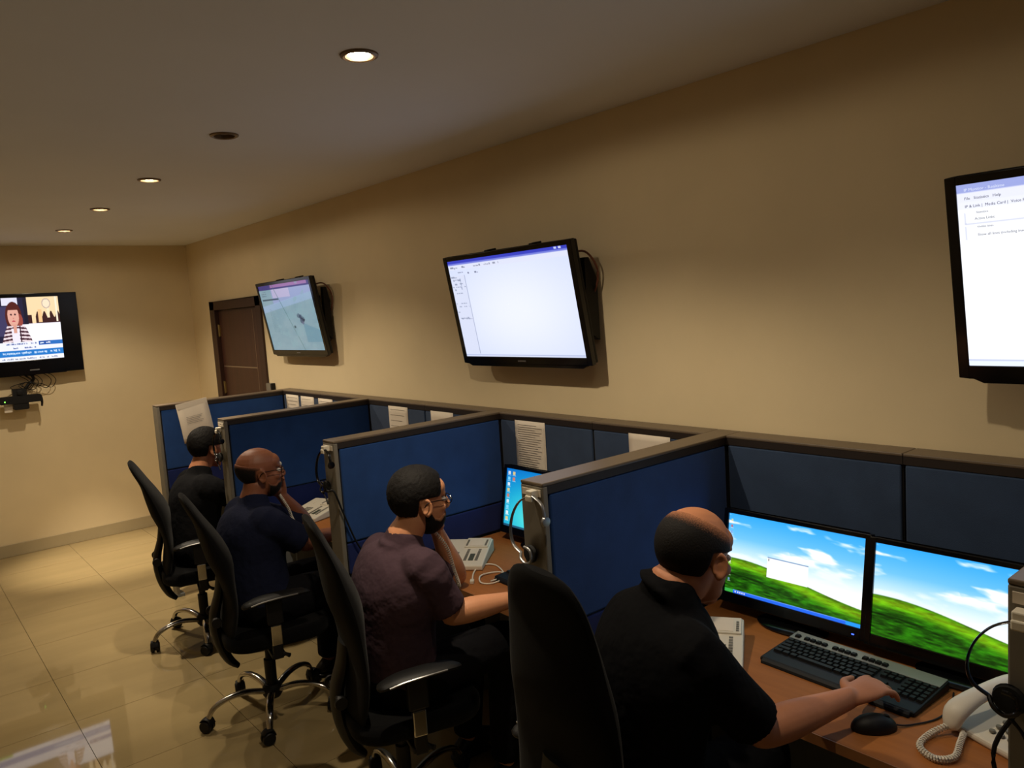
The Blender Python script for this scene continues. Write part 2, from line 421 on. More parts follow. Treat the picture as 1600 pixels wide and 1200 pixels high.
# --- panels along the wall
lbl_bp = []
spans = []
for i in range(4):
    yh, yl = YP[i], YP[i+1]+T; mid = (YP[i]+YP[i+1])/2+0.02
    spans += [(mid, yh, i, 0), (yl, mid, i, 1)]
spans += [(-0.35, YP[4], 4, 0)]
who = ['far cubicle', 'bald man in navy', 'bearded man in plum', 'balding man in black', 'right edge of the picture']
for a, b, i, k in spans:
    if i == 4: lb = 'blue wall-side cubicle panel beyond the right edge divider'
    elif i == 0: lb = 'blue wall-side panel of the farthest cubicle, '+('half nearer the door' if k == 0 else 'half farther from the door')
    else: lb = 'blue wall-side panel of the cubicle of the '+who[i]+(', left half' if k == 0 else ', right half')
    w = b-a; t = thing('cubicle_back_panel', lb, 'panel', (-0.0635, (a+b)/2, 0), group='panels along the wall')
    h = w/2
    obj('core', box(-0.036, 0.044, -h+0.002, h-0.002, 0.03, HP-0.026), 'gasket', t)
    obj('top_rail', box(-0.0485, 0.0485, -h+0.0008, h-0.0008, HP-0.010, HP), 'rail', t, bevel=0.003); obj('rail_shaded_side', box(-0.0475, 0.0485, -h+0.001, h-0.001, HP-0.034, HP-0.010), 'rail_shaded_side', t)  # rail side below the cap, its shade painted in
    obj('fabric_panel', box(-0.0485, -0.036, -h+0.006, h-0.006, 0.886, HP-0.036), 'fabric_grey', t, bevel=0.005)
    obj('accent_panel', box(-0.0485, -0.036, -h+0.006, h-0.006, 0.748, 0.880), 'fabric_band', t, bevel=0.005)
    obj('lower_panel', box(-0.0485, -0.036, -h+0.006, h-0.006, 0.04, 0.732), 'panel_grey', t, bevel=0.005)
# --- desks
dl = ['light wood desk of the farthest cubicle', 'light wood desk in front of the bald man in navy', 'light wood desk in front of the bearded man with a phone', 'light wood desk under the pair of landscape monitors']
for i in range(4):
    a, b = YP[i+1]+T+0.001, YP[i]-0.001; w = b-a; h = w/2; D = XJ-DX-0.002
    t = thing('desk', dl[i], 'desk', (DX, (a+b)/2, 0), group='desks in the cubicles')
    obj('worktop', box(0.004, D, -h, h, DZ-0.028, DZ), 'wood', t, bevel=0.0015)
    obj('edge_band', box(0, 0.004, -h, h, DZ-0.028, DZ-0.0005), 'wood_edge', t)
    for s in (-1, 1):
        y0, y1 = sorted((s*(h-0.004), s*(h-0.024)))
        obj('side_support', box(0.08, D-0.02, y0, y1, 0, DZ-0.028), 'panel_grey', t)
    obj('modesty_panel', box(D-0.10, D-0.085, -h+0.024, h-0.024, 0.25, DZ-0.028), 'panel_grey', t)

# ================================================================== SCREENS
def canvas(w=200, h=112, c=(0, 0, 0)):
    a = np.zeros((h, w, 3)); a[:] = np.array(c)/255.0; return a
def grid(a):
    h, w = a.shape[:2]; return np.meshgrid((np.arange(w)+0.5)/w, 1-(np.arange(h)+0.5)/h)   # u right, v up
def put(a, mask, c, al=1.0):
    c = np.array(c)/255.0
    m = (mask.astype(float)*al)[..., None]; a[:] = a*(1-m)+c*m
def rct(a, u0, u1, v0, v1, c, al=1.0):
    U, V = grid(a); put(a, (U >= u0) & (U < u1) & (V >= v0) & (V < v1), c, al)
def elp(a, u, v, ru, rv, c, al=1.0):
    U, V = grid(a); put(a, ((U-u)/ru)**2+((V-v)/rv)**2 < 1, c, al)
def vnoise(U, V, s, seed):
    rng = np.random.RandomState(seed); g = rng.rand(64, 64)
    x = U*s % 63; y = V*s % 63; xi = x.astype(int); yi = y.astype(int); fx = x-xi; fy = y-yi
    fx = fx*fx*(3-2*fx); fy = fy*fy*(3-2*fy)
    return (g[yi, xi]*(1-fx)+g[yi, xi+1]*fx)*(1-fy)+(g[yi+1, xi]*(1-fx)+g[yi+1, xi+1]*fx)*fy
def fbm(U, V, s, seed):
    return sum(vnoise(U*2**k+k*3.1, V*2**k+k*1.7, s, seed+k)*0.5**(k+1) for k in range(4))
def strokes(a, u0, u1, v, hgt, c, seed, al=0.8, dens=0.72):
    r = random.Random(seed); u = u0; px = 1.0/a.shape[1]
    while u < u1:
        l = r.uniform(1.5, 5)*px
        if r.random() < dens: rct(a, u, min(u+l, u1), v-hgt*r.uniform(0.3, 0.5), v+hgt*r.uniform(0.15, 0.5), c, al)
        u += l+px*0.6
def pic_landscape(seed, window=False, bar=False):
    a = canvas(288, 162); U, V = grid(a)
    sky = np.stack([0.20+0.80*(1-V)**1.0, 0.66+0.36*(1-V), 0.99+0*V], -1); a[:] = np.clip(sky, 0, 1)
    cl = fbm(U*1.0+0.35*V, V*2.0, 4.2, seed); m = np.clip((cl-0.50)*7, 0, 1)*np.clip((V-0.3)*3, 0, 1)
    a[:] = a*(1-m[..., None])+m[..., None]
    hz = np.clip((0.70-V)*3.0, 0, 1)[..., None]*0.85; a[:] = a*(1-hz)+hz
    hill = 0.42-0.20*U**1.6+0.03*np.sin(U*5+0.6)
    g = hill-V; n = fbm(U*3, V*9, 6, seed+9)
    sh = np.clip(0.55+0.9*(n-0.45)+0.5*np.exp(-((g-0.07)/0.07)**2), 0.12, 1.25)[..., None]
    gr = np.array([0.22, 0.62, 0.06])*sh*np.array([1, 1, 1])
    gr[..., 0] += 0.22*np.exp(-((g-0.06)/0.06)**2)
    mk = np.clip(g*110+0.5, 0, 1)[..., None]; a[:] = a*(1-mk)+np.clip(gr, 0, 1)*mk
    band = np.exp(-((g-0.20-0.04*U)/0.012)**2)*(g > 0)*np.clip(1.3-U*1.6, 0, 1)*0.55; a[:] = a*(1-band[..., None])
    if window:
        rct(a, 0.325, 0.63, 0.30, 0.545, (252, 252, 252)); rct(a, 0.325, 0.63, 0.54, 0.55, (120, 150, 190)); rct(a, 0.335, 0.34, 0.50, 0.53, (60, 60, 60))
    if bar:
        rct(a, 0, 1, 0, 0.042, (38, 104, 236)); rct(a, 0, 1, 0.036, 0.042, (110, 160, 255)); rct(a, 0, 0.07, 0, 0.042, (60, 170, 70)); rct(a, 0.9, 1, 0, 0.042, (40, 150, 240))
        for k in range(5): rct(a, 0.085+0.018*k, 0.095+0.018*k, 0.012, 0.03, (210, 220, 240))
        for k in range(11):
            v = 0.92-k*0.075; c = [(240, 220, 140), (210, 90, 80), (120, 160, 220), (235, 235, 235)][k % 4]
            if k in (5, 6): continue
            rct(a, 0.022, 0.036, v-0.022, v+0.008, c, 0.8); rct(a, 0.016, 0.042, v-0.036, v-0.03, (255, 255, 255), 0.6)
    return a
def pic_desktop():
    a = canvas(200, 112); U, V = grid(a)
    d = np.sqrt((U-0.45)**2*0.8+((V-0.20)*0.9)**2); t = np.clip(1-d*1.05, 0, 1)
    a[:] = np.stack([0.02+0.42*t**2.4, 0.33+0.62*t, 0.78+0.10*t], -1)
    for k in range(9):
        v = 0.93-0.098*k
        for j in ((0, 1) if k < 2 else (0,)):
            c = [(240, 240, 240), (250, 210, 120), (140, 220, 255), (230, 120, 90), (250, 250, 250)][(k*2+j) % 5]
            rct(a, 0.025+0.07*j, 0.06+0.07*j, v-0.035, v+0.012, c, 0.85); rct(a, 0.018+0.07*j, 0.068+0.07*j, v-0.055, v-0.043, (255, 255, 255), 0.6)
    rct(a, 0, 1, 0, 0.035, (30, 60, 90), 0.8)
    return a
def pic_map():
    a = canvas(220, 124); U, V = grid(a); n = fbm(U*1.5, V*1.5, 5, 31)
    a[:] = np.stack([0.52+0.12*n, 0.66+0.08*n, 0.72+0.06*n], -1)
    put(a, V > 0.93, (70, 60, 130)); rct(a, 0.25, 0.95, 0.955, 1, (190, 130, 190), 0.8)
    put(a, (V < 0.93) & (V > 0.66+0.18*U) & (U > 0.24), (168, 178, 226), 0.85); rct(a, 0.26, 0.60, 0.80, 0.925, (206, 196, 232), 0.9)
    put(a, np.abs(V-0.58-0.16*U-0.05) < 0.05, (170, 196, 232), 0.7)
    rct(a, 0.03, 0.36, 0.765, 0.79, (60, 80, 96), 0.85)
    for k in range(3): strokes(a, 0.04, 0.13, 0.90-0.03*k, 0.016, (80, 100, 120), 40+k, 0.6)
    for k in range(12): rct(a, 0.13, 0.14, 0.62-0.03*k, 0.635-0.03*k, (96, 130, 140), 0.5); strokes(a, 0.15, 0.22, 0.62-0.03*k, 0.012, (110, 140, 150), 80+k, 0.4)
    put(a, np.abs(U-0.42-0.7*(0.62-V)**1.0*0.5) < 0.006, (86, 130, 132), 0.6)
    for u, v, r, c in ((0.66, 0.51, 0.03, (90, 110, 130)), (0.70, 0.49, 0.03, (50, 60, 90)), (0.73, 0.455, 0.032, (20, 26, 50)), (0.70, 0.43, 0.03, (80, 96, 120)), (0.72, 0.40, 0.02, (110, 110, 140)), (0.55, 0.35, 0.018, (50, 74, 84))):
        elp(a, u, v, r, r*1.2, c, 0.75)
    put(a, fbm(U*2, V*2, 6, 77)-0.35*np.abs(U-0.75)-0.3*np.abs(V-0.25) > 0.42, (150, 186, 196), 0.55)
    put(a, (U > 0.72) & (V < 0.4-0.4*(U-0.72)) & (V > 0.12), (108, 156, 178), 0.6)
    return a
def pic_window():
    a = canvas(220, 124, (206, 216, 248)); U, V = grid(a)
    g = np.exp(-((U-0.55)**2+(V-0.45)**2)*3)[..., None]; a[:] = a+(np.array([236, 240, 255])/255-a)*g
    rct(a, 0, 1, 0.965, 1, (58, 66, 190)); rct(a, 0, 1, 0.955, 0.965, (120, 130, 220)); rct(a, 0.90, 0.92, 0.975, 0.99, (200, 210, 250)); rct(a, 0.93, 0.95, 0.975, 0.99, (220, 225, 250))
    rct(a, 0, 1, 0.90, 0.955, (222, 226, 246)); rct(a, 0, 1, 0.845, 0.85, (150, 160, 190), 0.7); rct(a, 0, 1, 0.02, 0.028, (150, 160, 200), 0.7)
    strokes(a, 0.02, 0.30, 0.925, 0.02, (90, 96, 120), 3, 0.7); strokes(a, 0.33, 0.46, 0.925, 0.02, (90, 96, 120), 4, 0.6); strokes(a, 0.02, 0.13, 0.875, 0.016, (90, 96, 120), 5, 0.7); strokes(a, 0.15, 0.27, 0.862, 0.016, (90, 96, 120), 6, 0.8)
    rct(a, 0.135, 0.14, 0.03, 0.845, (130, 140, 170), 0.8); rct(a, 0, 0.135, 0.03, 0.845, (216, 222, 244))
    r = random.Random(5)
    for k, v in enumerate((0.83, 0.80, 0.76, 0.73, 0.70, 0.665, 0.56, 0.53, 0.50, 0.47, 0.41, 0.40)):
        strokes(a, 0.01+0.012*(k % 3), 0.05+0.02*(k % 4)+0.02, v, 0.014, (100, 110, 140), 60+k, 0.6)
    for v in (0.78, 0.74, 0.70): rct(a, 0.085, 0.095, v, v+0.035, (120, 130, 160), 0.6)
    return a
def pic_forms():
    a = canvas(220, 124, (246, 248, 255)); U, V = grid(a)
    rct(a, 0, 1, 0.95, 1, (60, 66, 206)); rct(a, 0, 0.25, 0.95, 1, (150, 160, 215))
    rct(a, 0, 1, 0.905, 0.95, (222, 224, 240)); rct(a, 0, 1, 0.865, 0.905, (226, 228, 244))
    for v0, v1 in ((0.785, 0.85), (0.70, 0.775)):
        for b in ((0.02, 0.42, v1-0.004, v1), (0.02, 0.42, v0, v0+0.004), (0.02, 0.022, v0, v1), (0.418, 0.42, v0, v1)): rct(a, *b, (190, 194, 214), 0.8)
    rct(a, 0.34, 0.36, 0.80, 0.82, (180, 184, 200), 0.8); rct(a, 0.39, 0.41, 0.735, 0.755, (180, 184, 200), 0.8)
    rct(a, 0, 1, 0, 0.035, (222, 230, 248)); rct(a, 0, 1, 0.035, 0.042, (180, 188, 215))
    return a
def pic_news():
    a = canvas(220, 124, (232, 226, 240)); U, V = grid(a)
    rct(a, 0, 0.50, 0.30, 1, (36, 34, 60)); rct(a, 0.0, 0.28, 0.4, 0.86, (64, 60, 96)); rct(a, 0.12, 0.33, 0.88, 1, (226, 224, 240)); rct(a, 0.30, 0.36, 0.84, 1, (220, 220, 240))
    rct(a, 0.50, 1, 0.58, 1, (246, 216, 170)); put(a, (U > 0.5) & (V > 0.58) & (V < 0.72+0.05*np.sin(U*60)*(U > 0.6)), (60, 30, 30)); rct(a, 0.56, 0.62, 0.58, 0.78, (246, 216, 170)); rct(a, 0.80, 0.84, 0.66, 0.9, (255, 228, 190)); rct(a, 0.66, 0.72, 0.6, 0.8, (240, 196, 140))
    elp(a, 0.80, 0.89, 0.07, 0.08, (190, 170, 160)); elp(a, 0.80, 0.89, 0.055, 0.065, (246, 226, 196)); rct(a, 0.44, 0.50, 0.55, 1, (30, 28, 44))
    rct(a, 0.30, 1, 0.28, 0.57, (248, 248, 255)); rct(a, 0.94, 0.97, 0.6, 1, (250, 235, 210))
    # presenter: hair, face, striped jacket
    elp(a, 0.28, 0.70, 0.125, 0.235, (84, 36, 32)); elp(a, 0.37, 0.64, 0.045, 0.1, (150, 70, 60)); elp(a, 0.275, 0.71, 0.085, 0.17, (226, 168, 150)); rct(a, 0.24, 0.32, 0.46, 0.58, (218, 158, 140))
    elp(a, 0.245, 0.735, 0.016, 0.014, (70, 40, 44)); elp(a, 0.305, 0.735, 0.016, 0.014, (70, 40, 44)); elp(a, 0.275, 0.63, 0.026, 0.013, (190, 70, 84)); elp(a, 0.275, 0.675, 0.012, 0.012, (210, 140, 124)); put(a, (((U-0.275)/0.088)**2+((V-0.71)/0.175)**2 < 1.0) & (V > 0.81), (84, 36, 32))
    jk = (np.abs(U-0.30) < 0.10+0.30*np.clip(0.60-V, 0, 0.35)**0.7) & (V < 0.56) & (V > 0.28)
    st = np.sin((V+0.12*np.abs(U-0.30))*110) > 0
    put(a, jk & st, (70, 34, 48)); put(a, jk & ~st, (232, 214, 220)); put(a, (np.abs(U-0.285) < 0.055+0.02*(V-0.3)) & (V < 0.52) & (V > 0.28), (236, 230, 244)); put(a, jk & (np.abs(U-0.29-0.07) < 0.008), (50, 24, 40))
    rct(a, 0.26, 0.31, 0.44, 0.56, (216, 156, 138))
    # banner
    rct(a, 0, 1, 0.17, 0.30, (236, 238, 252)); rct(a, 0.62, 1, 0.235, 0.30, (44, 110, 190)); rct(a, 0.62, 0.80, 0.238, 0.297, (30, 80, 160)); strokes(a, 0.64, 0.80, 0.268, 0.03, (240, 245, 255), 11, 0.95, 0.9)
    strokes(a, 0.12, 0.58, 0.27, 0.03, (70, 90, 150), 12, 0.8); strokes(a, 0.22, 0.58, 0.205, 0.03, (70, 90, 150), 13, 0.8)
    rct(a, 0, 1, 0.075, 0.17, (36, 120, 200)); strokes(a, 0.05, 0.95, 0.125, 0.035, (220, 236, 255), 14, 0.85); rct(a, 0, 1, 0, 0.075, (240, 242, 252)); strokes(a, 0.03, 0.9, 0.035, 0.028, (90, 100, 140), 15, 0.7)
    return a
def pic_news_wide():
    a = pic_news(); b = canvas(a.shape[1], a.shape[0], (40, 38, 66)); rct(b, 0, 1, 0, 0.075, (240, 242, 252)); rct(b, 0, 1, 0.075, 0.17, (36, 120, 200)); rct(b, 0, 1, 0.17, 0.30, (236, 238, 252)); rct(b, 0.1, 0.7, 0.5, 0.9, (150, 150, 200)); rct(b, 0, 0.4, 0.0, 0.05, (90, 170, 60))
    return np.concatenate([b, a], 1)
def screen(name, a, w, h, parent, loc, strength, rot=(0, 0, 0)):
    """flat display: one vertex grid carrying the picture, local X right, Z up, facing -Y"""
    H, W = a.shape[:2]
    uu = np.linspace(-w/2, w/2, W); vv = np.linspace(h/2, -h/2, H); U, V = np.meshgrid(uu, vv)
    co = np.stack([U, np.zeros_like(U), V], -1).reshape(-1, 3)
    i = np.arange((H-1)*W).reshape(H-1, W)[:, :-1].ravel(); f = np.stack([i, i+W, i+W+1, i+1], -1)
    me = bpy.data.meshes.new(name); me.vertices.add(len(co)); me.vertices.foreach_set('co', co.ravel())
    me.loops.add(f.size); me.loops.foreach_set('vertex_index', f.ravel().astype(np.int32)); me.polygons.add(len(f))
    me.polygons.foreach_set('loop_start', (np.arange(len(f))*4).astype(np.int32))
    me.update(calc_edges=True)
    at = me.color_attributes.new('pix', 'FLOAT_COLOR', 'POINT')
    L = np.where(a <= 0.04045, a/12.92, ((np.clip(a, 0, 1)+0.055)/1.055)**2.4)
    at.data.foreach_set('color', np.concatenate([L, np.ones((H, W, 1))], -1).ravel().astype(np.float32))
    m = screen_mat(name+'_picture', strength)
    return link(name, me, m, parent, loc, rot)
def text(name, s, size, parent, loc, m, rot=(pi/2, 0, 0)):
    cu_ = bpy.data.curves.new(name, 'FONT'); cu_.body = s; cu_.size = size; cu_.extrude = 0.0002; cu_.resolution_u = 2
    o = bpy.data.objects.new(name, cu_); COL.objects.link(o); dg = bpy.context.evaluated_depsgraph_get()
    me = bpy.data.meshes.new_from_object(o.evaluated_get(dg)); bpy.data.objects.remove(o)
    me.materials.clear()
    return link(name, me, m, parent, loc, rot)

# ------------------------------------------------------------------ televisions
def bezel_geo(W, H, w, h, d0, d1, dv=0.0):
    """frame around an opening w x h (opening shifted by dv), depth y from d0 (front) to d1"""
    a, b, c, e = -W/2, W/2, -H/2, H/2; p, q_, r, s = -w/2, w/2, -h/2+dv, h/2+dv
    return [box(a, p, d0, d1, c, e), box(q_, b, d0, d1, c, e), box(p, q_, d0, d1, s, e), box(p, q_, d0, d1, c, r)]
def led_tv(label, loc, wallx, pic, strength, texts=()):
    W, H, w, h = 0.905, 0.535, 0.852, 0.479
    rz = -pi/2; tilt = 0.17
    t = thing('wall_television', label, 'television', loc, (tilt, 0, rz), group='televisions on the long wall')
    obj('bezel', bezel_geo(W, H, w, h, -0.004, 0.02, 0.006), 'black_gloss', t, bevel=0.002)
    obj('back_shell', [box(-W/2+0.004, W/2-0.004, 0.020, 0.040, -H/2+0.004, H/2-0.004), box(-W/2+0.10, W/2-0.10, 0.04, 0.065, -H/2+0.04, H/2-0.10)], 'black_plastic', t, bevel=0.006)
    obj('chin', prism([(-W/2+0.03, -H/2), (W/2-0.03, -H/2), (W/2-0.06, -H/2-0.014), (-W/2+0.06, -H/2-0.014)], -0.002, 0.03, 'y'), 'black_gloss', t)
    obj('logo', box(-0.028, 0.028, -0.0046, -0.0035, -H/2+0.012, -H/2+0.018), 'silver', t)
    sc = screen('screen', pic, w, h, t, (0, 0.001, 0.006), strength)
    for s, sz, x, z, m in texts: text('screen_text', s, sz*0.66, sc, (x*w-w/2, -0.0012, z*h-h/2), m)
    # wall mount: rails on the set, arms and a plate on the wall
    gap = -loc[0]
    for x in (-0.16, 0.16):
        obj('mount_rail', [box(x-0.018, x+0.018, 0.065, 0.092, -0.20, 0.272), box(x-0.012, x+0.012, 0.04, 0.066, 0.235, 0.272)], 'black_plastic', t, bevel=0.002)
    inv = Matrix.Rotation(-tilt, 4, 'X')
    pl = obj('wall_plate', [xf(box(-0.24, 0.24, gap-0.02, gap-0.002, -0.14, 0.14), inv), xf(box(-0.2, -0.14, 0.09, gap-0.01, -0.05, 0.05), inv), xf(box(0.14, 0.2, 0.09, gap-0.01, -0.05, 0.05), inv)], 'black_plastic', t)
    obj('side_bracket', [xf(prism([(0.06, 0.19), (0.085, 0.19), (gap-0.02, 0.10), (gap-0.02, -0.16), (0.06, -0.12)], 0.385, 0.42, 'x'), inv)], 'black_plastic', t)
    obj('cable', [tube([(0.36, 0.05, 0.20), (0.42, 0.10, 0.20), (0.445, 0.13, 0.12), (0.42, 0.12, 0.03), (0.34, 0.10, -0.04)], 0.0045, k=6), ], 'red_brown_cable', t, smooth=True)
    obj('cable', [tube([(0.30, 0.06, -0.05), (0.38, 0.09, -0.10), (0.36, 0.10, -0.18), (0.26, 0.08, -0.2)], 0.004, k=6)], 'black_plastic', t, smooth=True)
    obj('plug', [box(0.34, 0.37, 0.05, 0.075, 0.10, 0.14), box(0.35, 0.385, 0.055, 0.085, 0.02, 0.06)], 'phone_white', t, bevel=0.003)
    return t
emit('text_ink', (70, 72, 96), 0.35)
emit('text_light', (225, 232, 255), 0.8)
led_tv('television showing a pale blue map, in front of the brown door', (-0.125, 5.20, 1.850), 0, pic_map(), 0.72*SCREEN)
led_tv('television showing a nearly blank white window, middle of the long wall', (-0.150, 2.733, 1.826), 0, pic_window(), 1.0*SCREEN)
led_tv('television with white form window cut off by the right edge', (-0.195, 0.393, 1.825), 0, pic_forms(), 1.15*SCREEN,
       (('IP Monitor - Realtime', 0.016, 0.02, 0.963, 'text_light'), ('File   Statistics   Help', 0.015, 0.02, 0.918, 'text_ink'), ('IP & Link |  Media Card |  Voice Ports |  IP Devices', 0.015, 0.02, 0.876, 'text_ink'),
        ('Statistics', 0.012, 0.05, 0.842, 'text_ink'), ('Active Links:', 0.014, 0.045, 0.808, 'text_ink'), ('Visible lines:', 0.012, 0.05, 0.765, 'text_ink'), ('Show all lines (including inactive)', 0.014, 0.05, 0.722, 'text_ink')))
# older set with side speakers on the back wall
t = thing('wall_television', 'black television with news presenter on the back wall', 'television', (-1.603, 7.585, 1.86), (0.05, 0, 0))
W, H, w, h = 1.21, 0.675, 0.93, 0.523
obj('bezel', bezel_geo(W, H, w, h, -0.012, 0.05, 0.045), 'black_gloss', t, bevel=0.004)
obj('back_shell', [box(-W/2+0.01, W/2-0.01, 0.05, 0.075, -H/2+0.01, H/2-0.01)], 'black_plastic', t, bevel=0.006)
obj('logo', box(0.20, 0.27, -0.0128, -0.0118, -H/2+0.032, -H/2+0.042), 'silver', t)
obj('wall_plate', box(-0.3, 0.3, 0.075, 0.108, -0.18, 0.16), 'black_plastic', t)
screen('screen', pic_news_wide(), w, h, t, (0, -0.004, 0.045), 1.05*SCREEN)
# conference camera and cables below it
t = thing('conference_camera', 'black conference camera bar on a bracket below the news television', 'camera', (-1.50, 7.60, 1.325))
obj('bar', prism(rrect(0.30, 0.062, 0.012), -0.05, 0.02, 'y'), 'black_plastic', t, smooth=True)
obj('camera_head', [prism(rrect(0.10, 0.06, 0.012, cy=0.058), -0.045, 0.03, 'y'), lathe([(0, 0), (0.02, 0), (0.022, -0.012), (0.014, -0.014), (0, -0.012)], 16, (0, -0.045, 0.058), 'y')], 'black_plastic', t, smooth=True)
obj('lower_block', prism(rrect(0.11, 0.06, 0.012, cy=-0.055), -0.045, 0.04, 'y'), 'black_plastic', t, smooth=True)
obj('end_clip', tube([(0.145, -0.02, 0.02), (0.152, -0.03, -0.03), (0.148, -0.03, -0.075)], [0.012, 0.011, 0.007], k=3), 'black_plastic', t, smooth=True)
obj('indicator', box(-0.118, -0.110, -0.052, -0.049, -0.014, -0.004), 'led_green', t)
obj('wall_bracket', [box(-0.06, 0.06, 0.03, 0.094, -0.05, 0.02)], 'black_plastic', t)
obj('tag', [box(-0.12, -0.06, -0.01, -0.008, -0.10, -0.035)], 'paper', t)
c = thing('cable_tangle', 'tangle of thin black cables hanging under the news television', 'cables', (-1.40, 7.62, 1.46))
r = random.Random(3)
obj('cable', [tube([(0.0, 0.0, 0.07), (0.02, 0.02, 0.02), (-0.03, 0.02, -0.03), (-0.07, 0.02, -0.09)], 0.012, k=5)], 'black_plastic', c, smooth=True)
for k in range(7):
    a = r.uniform(-0.10, 0.12); s = r.uniform(0.04, 0.09)
    obj('cable', tube([(-0.02, 0.02, 0.05), (a, -0.01, 0.03+s*0.5), (a+s, 0.01, 0.0), (a+s*0.4, 0.02, -s), (a-s*0.7, 0.0, -s*0.4), (-0.04, 0.02, 0.0)], 0.0028, n=6, k=6), 'black_plastic', c, smooth=True)

# ------------------------------------------------------------------ computer monitors
def monitor(label, x, y, pic, strength, zc=0.944, yaw=0.0, tilt=-0.175, led=False):
    w, h = 0.477, 0.268; W, H = 0.512, 0.318; dv = 0.010
    t = thing('computer_monitor', label, 'monitor', (x, y, DZ), (0, 0, -pi/2+yaw), group='computer monitors')
    M = Matrix.Translation((0, 0, zc-DZ-dv)) @ Matrix.Rotation(tilt, 4, 'X')
    obj('bezel', [xf(g, M) for g in bezel_geo(W, H, w, h, -0.006, 0.018, dv)], 'black_gloss', t, bevel=0.002)
    obj('back_shell', [xf(box(-W/2+0.006, W/2-0.006, 0.018, 0.026, -H/2+0.006, H/2-0.006), M), xf(box(-0.16, 0.16, 0.026, 0.038, -0.11, 0.06), M)], 'black_plastic', t, bevel=0.005)
    s = screen('screen', pic, w, h, t, M @ Vector((0, 0, dv)), strength, (tilt, 0, 0))
    obj('neck', tube([(0, 0.03, 0.012), (0, 0.04, 0.09), (0, 0.045, zc-DZ-0.03)], [(0.03, 0.014)]*3, n=10, k=3, ref=(1, 0, 0)), 'black_plastic', t, smooth=True)
    obj('base', [xf(lathe([(0, 0), (0.074, 0), (0.075, 0.006), (0.066, 0.013), (0.03, 0.018), (0, 0.018)], 28), Matrix.Translation((0, 0.002, 0.0005)) @ Matrix.Diagonal((1.6, 1, 1, 1)))], 'black_gloss', t, smooth=True)
    if led: obj('power_led', xf(box(0.215, 0.222, -0.0075, -0.005, -H/2+0.012, -H/2+0.015), M), 'led_blue', t)
    return t
monitor('left monitor with landscape wallpaper and open dialog window', -0.234, 1.322, pic_landscape(11, True, True), 1.05*SCREEN, led=True)
monitor('right monitor with landscape wallpaper beside the keyboard', -0.238, 0.813, pic_landscape(11), 1.05*SCREEN, zc=0.940)
monitor('monitor with plain blue desktop behind the bearded man', -0.201, 2.574, pic_desktop(), 1.0*SCREEN)
monitor('monitor with teal desktop on the desk of the bald man in navy', -0.22, 3.72, pic_desktop(), 0.8*SCREEN)
monitor('monitor on the desk of the farthest man', -0.22, 4.95, pic_desktop(), 0.5*SCREEN)

# ================================================================== THINGS ON THE DESKS
def keyboard(label, loc, rz, full=True):
    t = thing('computer_keyboard', label, 'keyboard', loc, (0, 0, rz), group='keyboards')
    Lk, Dk = 0.452, 0.200; z0, z1 = 0.014, 0.028
    def zt(y): return z0+(z1-z0)*(y+Dk/2)/Dk
    obj('case', [prism([(-Dk/2, 0.0), (Dk/2, 0.0), (Dk/2, z1), (-Dk/2, z0)], -Lk/2, Lk/2, 'x')], 'black_plastic', t, bevel=0.006)
    obj('palm_edge', [prism([(-Dk/2-0.012, 0.0), (-Dk/2+0.002, 0.0), (-Dk/2+0.002, z0), (-Dk/2-0.008, 0.008)], -Lk/2+0.01, Lk/2-0.01, 'x')], 'black_plastic', t, bevel=0.003)
    y0 = Dk/2-0.052
    obj('silver_strip', [prism([(y0, zt(y0)), (Dk/2-0.003, z1), (Dk/2-0.003, z1+0.0035), (y0, zt(y0)+0.0035)], -Lk/2+0.004, Lk/2-0.004, 'x')], 'key_silver', t, bevel=0.0015)
    u = 0.0190
    kms = {}
    def key(x, y, w, d=0.0165):
        k_ = (round(w, 4), d)
        if k_ not in kms:
            a, b = w/2, d/2
            v = [(-a, -b, 0), (a, -b, 0), (a, b, 0), (-a, b, 0), (-a+0.002, -b+0.0018, 0.007), (a-0.002, -b+0.0018, 0.007), (a-0.002, b-0.0014, 0.007), (-a+0.002, b-0.0014, 0.007)]
            m_ = mesh_of('key', [(v, [(0, 3, 2, 1), (4, 5, 6, 7), (0, 1, 5, 4), (1, 2, 6, 5), (2, 3, 7, 6), (3, 0, 4, 7)])]); m_.materials.append(MATS['black_plastic']); kms[k_] = m_
        o = link('key', kms[k_], None, t, (x, y, zt(y)+(0.003 if y > y0 else -0.0005)))
    rows = [[1]*13+[2], [1.5]+[1]*12+[1.5], [1.75]+[1]*11+[2.25], [2.25]+[1]*10+[2.75], [1.5, 1.25, 1.25, 6, 1.25, 1.25, 1, 1.5]]
    for r_, row in enumerate(rows):
        x = -Lk/2+0.012; y = y0-0.012-r_*u
        for w in row: key(x+w*u/2, y, w*u-0.0022); x += w*u
        for k in range(3):
            if r_ in (0, 1) or (r_ == 3 and k == 1) or r_ == 4: key(-Lk/2+0.012+15*u+0.010+(k+0.5)*u, y, u-0.0022)
        for k in range(4): key(-Lk/2+0.012+18*u+0.018+(k+0.5)*u, y, u-0.0022)
    for g, n_ in ((0, 1), (1.6, 4), (6.4, 4), (11.2, 4)):
        for k in range(n_): key(-Lk/2+0.016+(g+k+0.5)*u, y0+0.016, u-0.003, 0.0145)
    return t
keyboard('black keyboard with silver strip under the right hand of the man in black', (-0.412, 1.040, DZ), -pi/2-0.04)
keyboard('black keyboard half hidden behind the headset divider, bearded man\'s desk', (-0.50, 2.20, DZ), -pi/2-0.05)
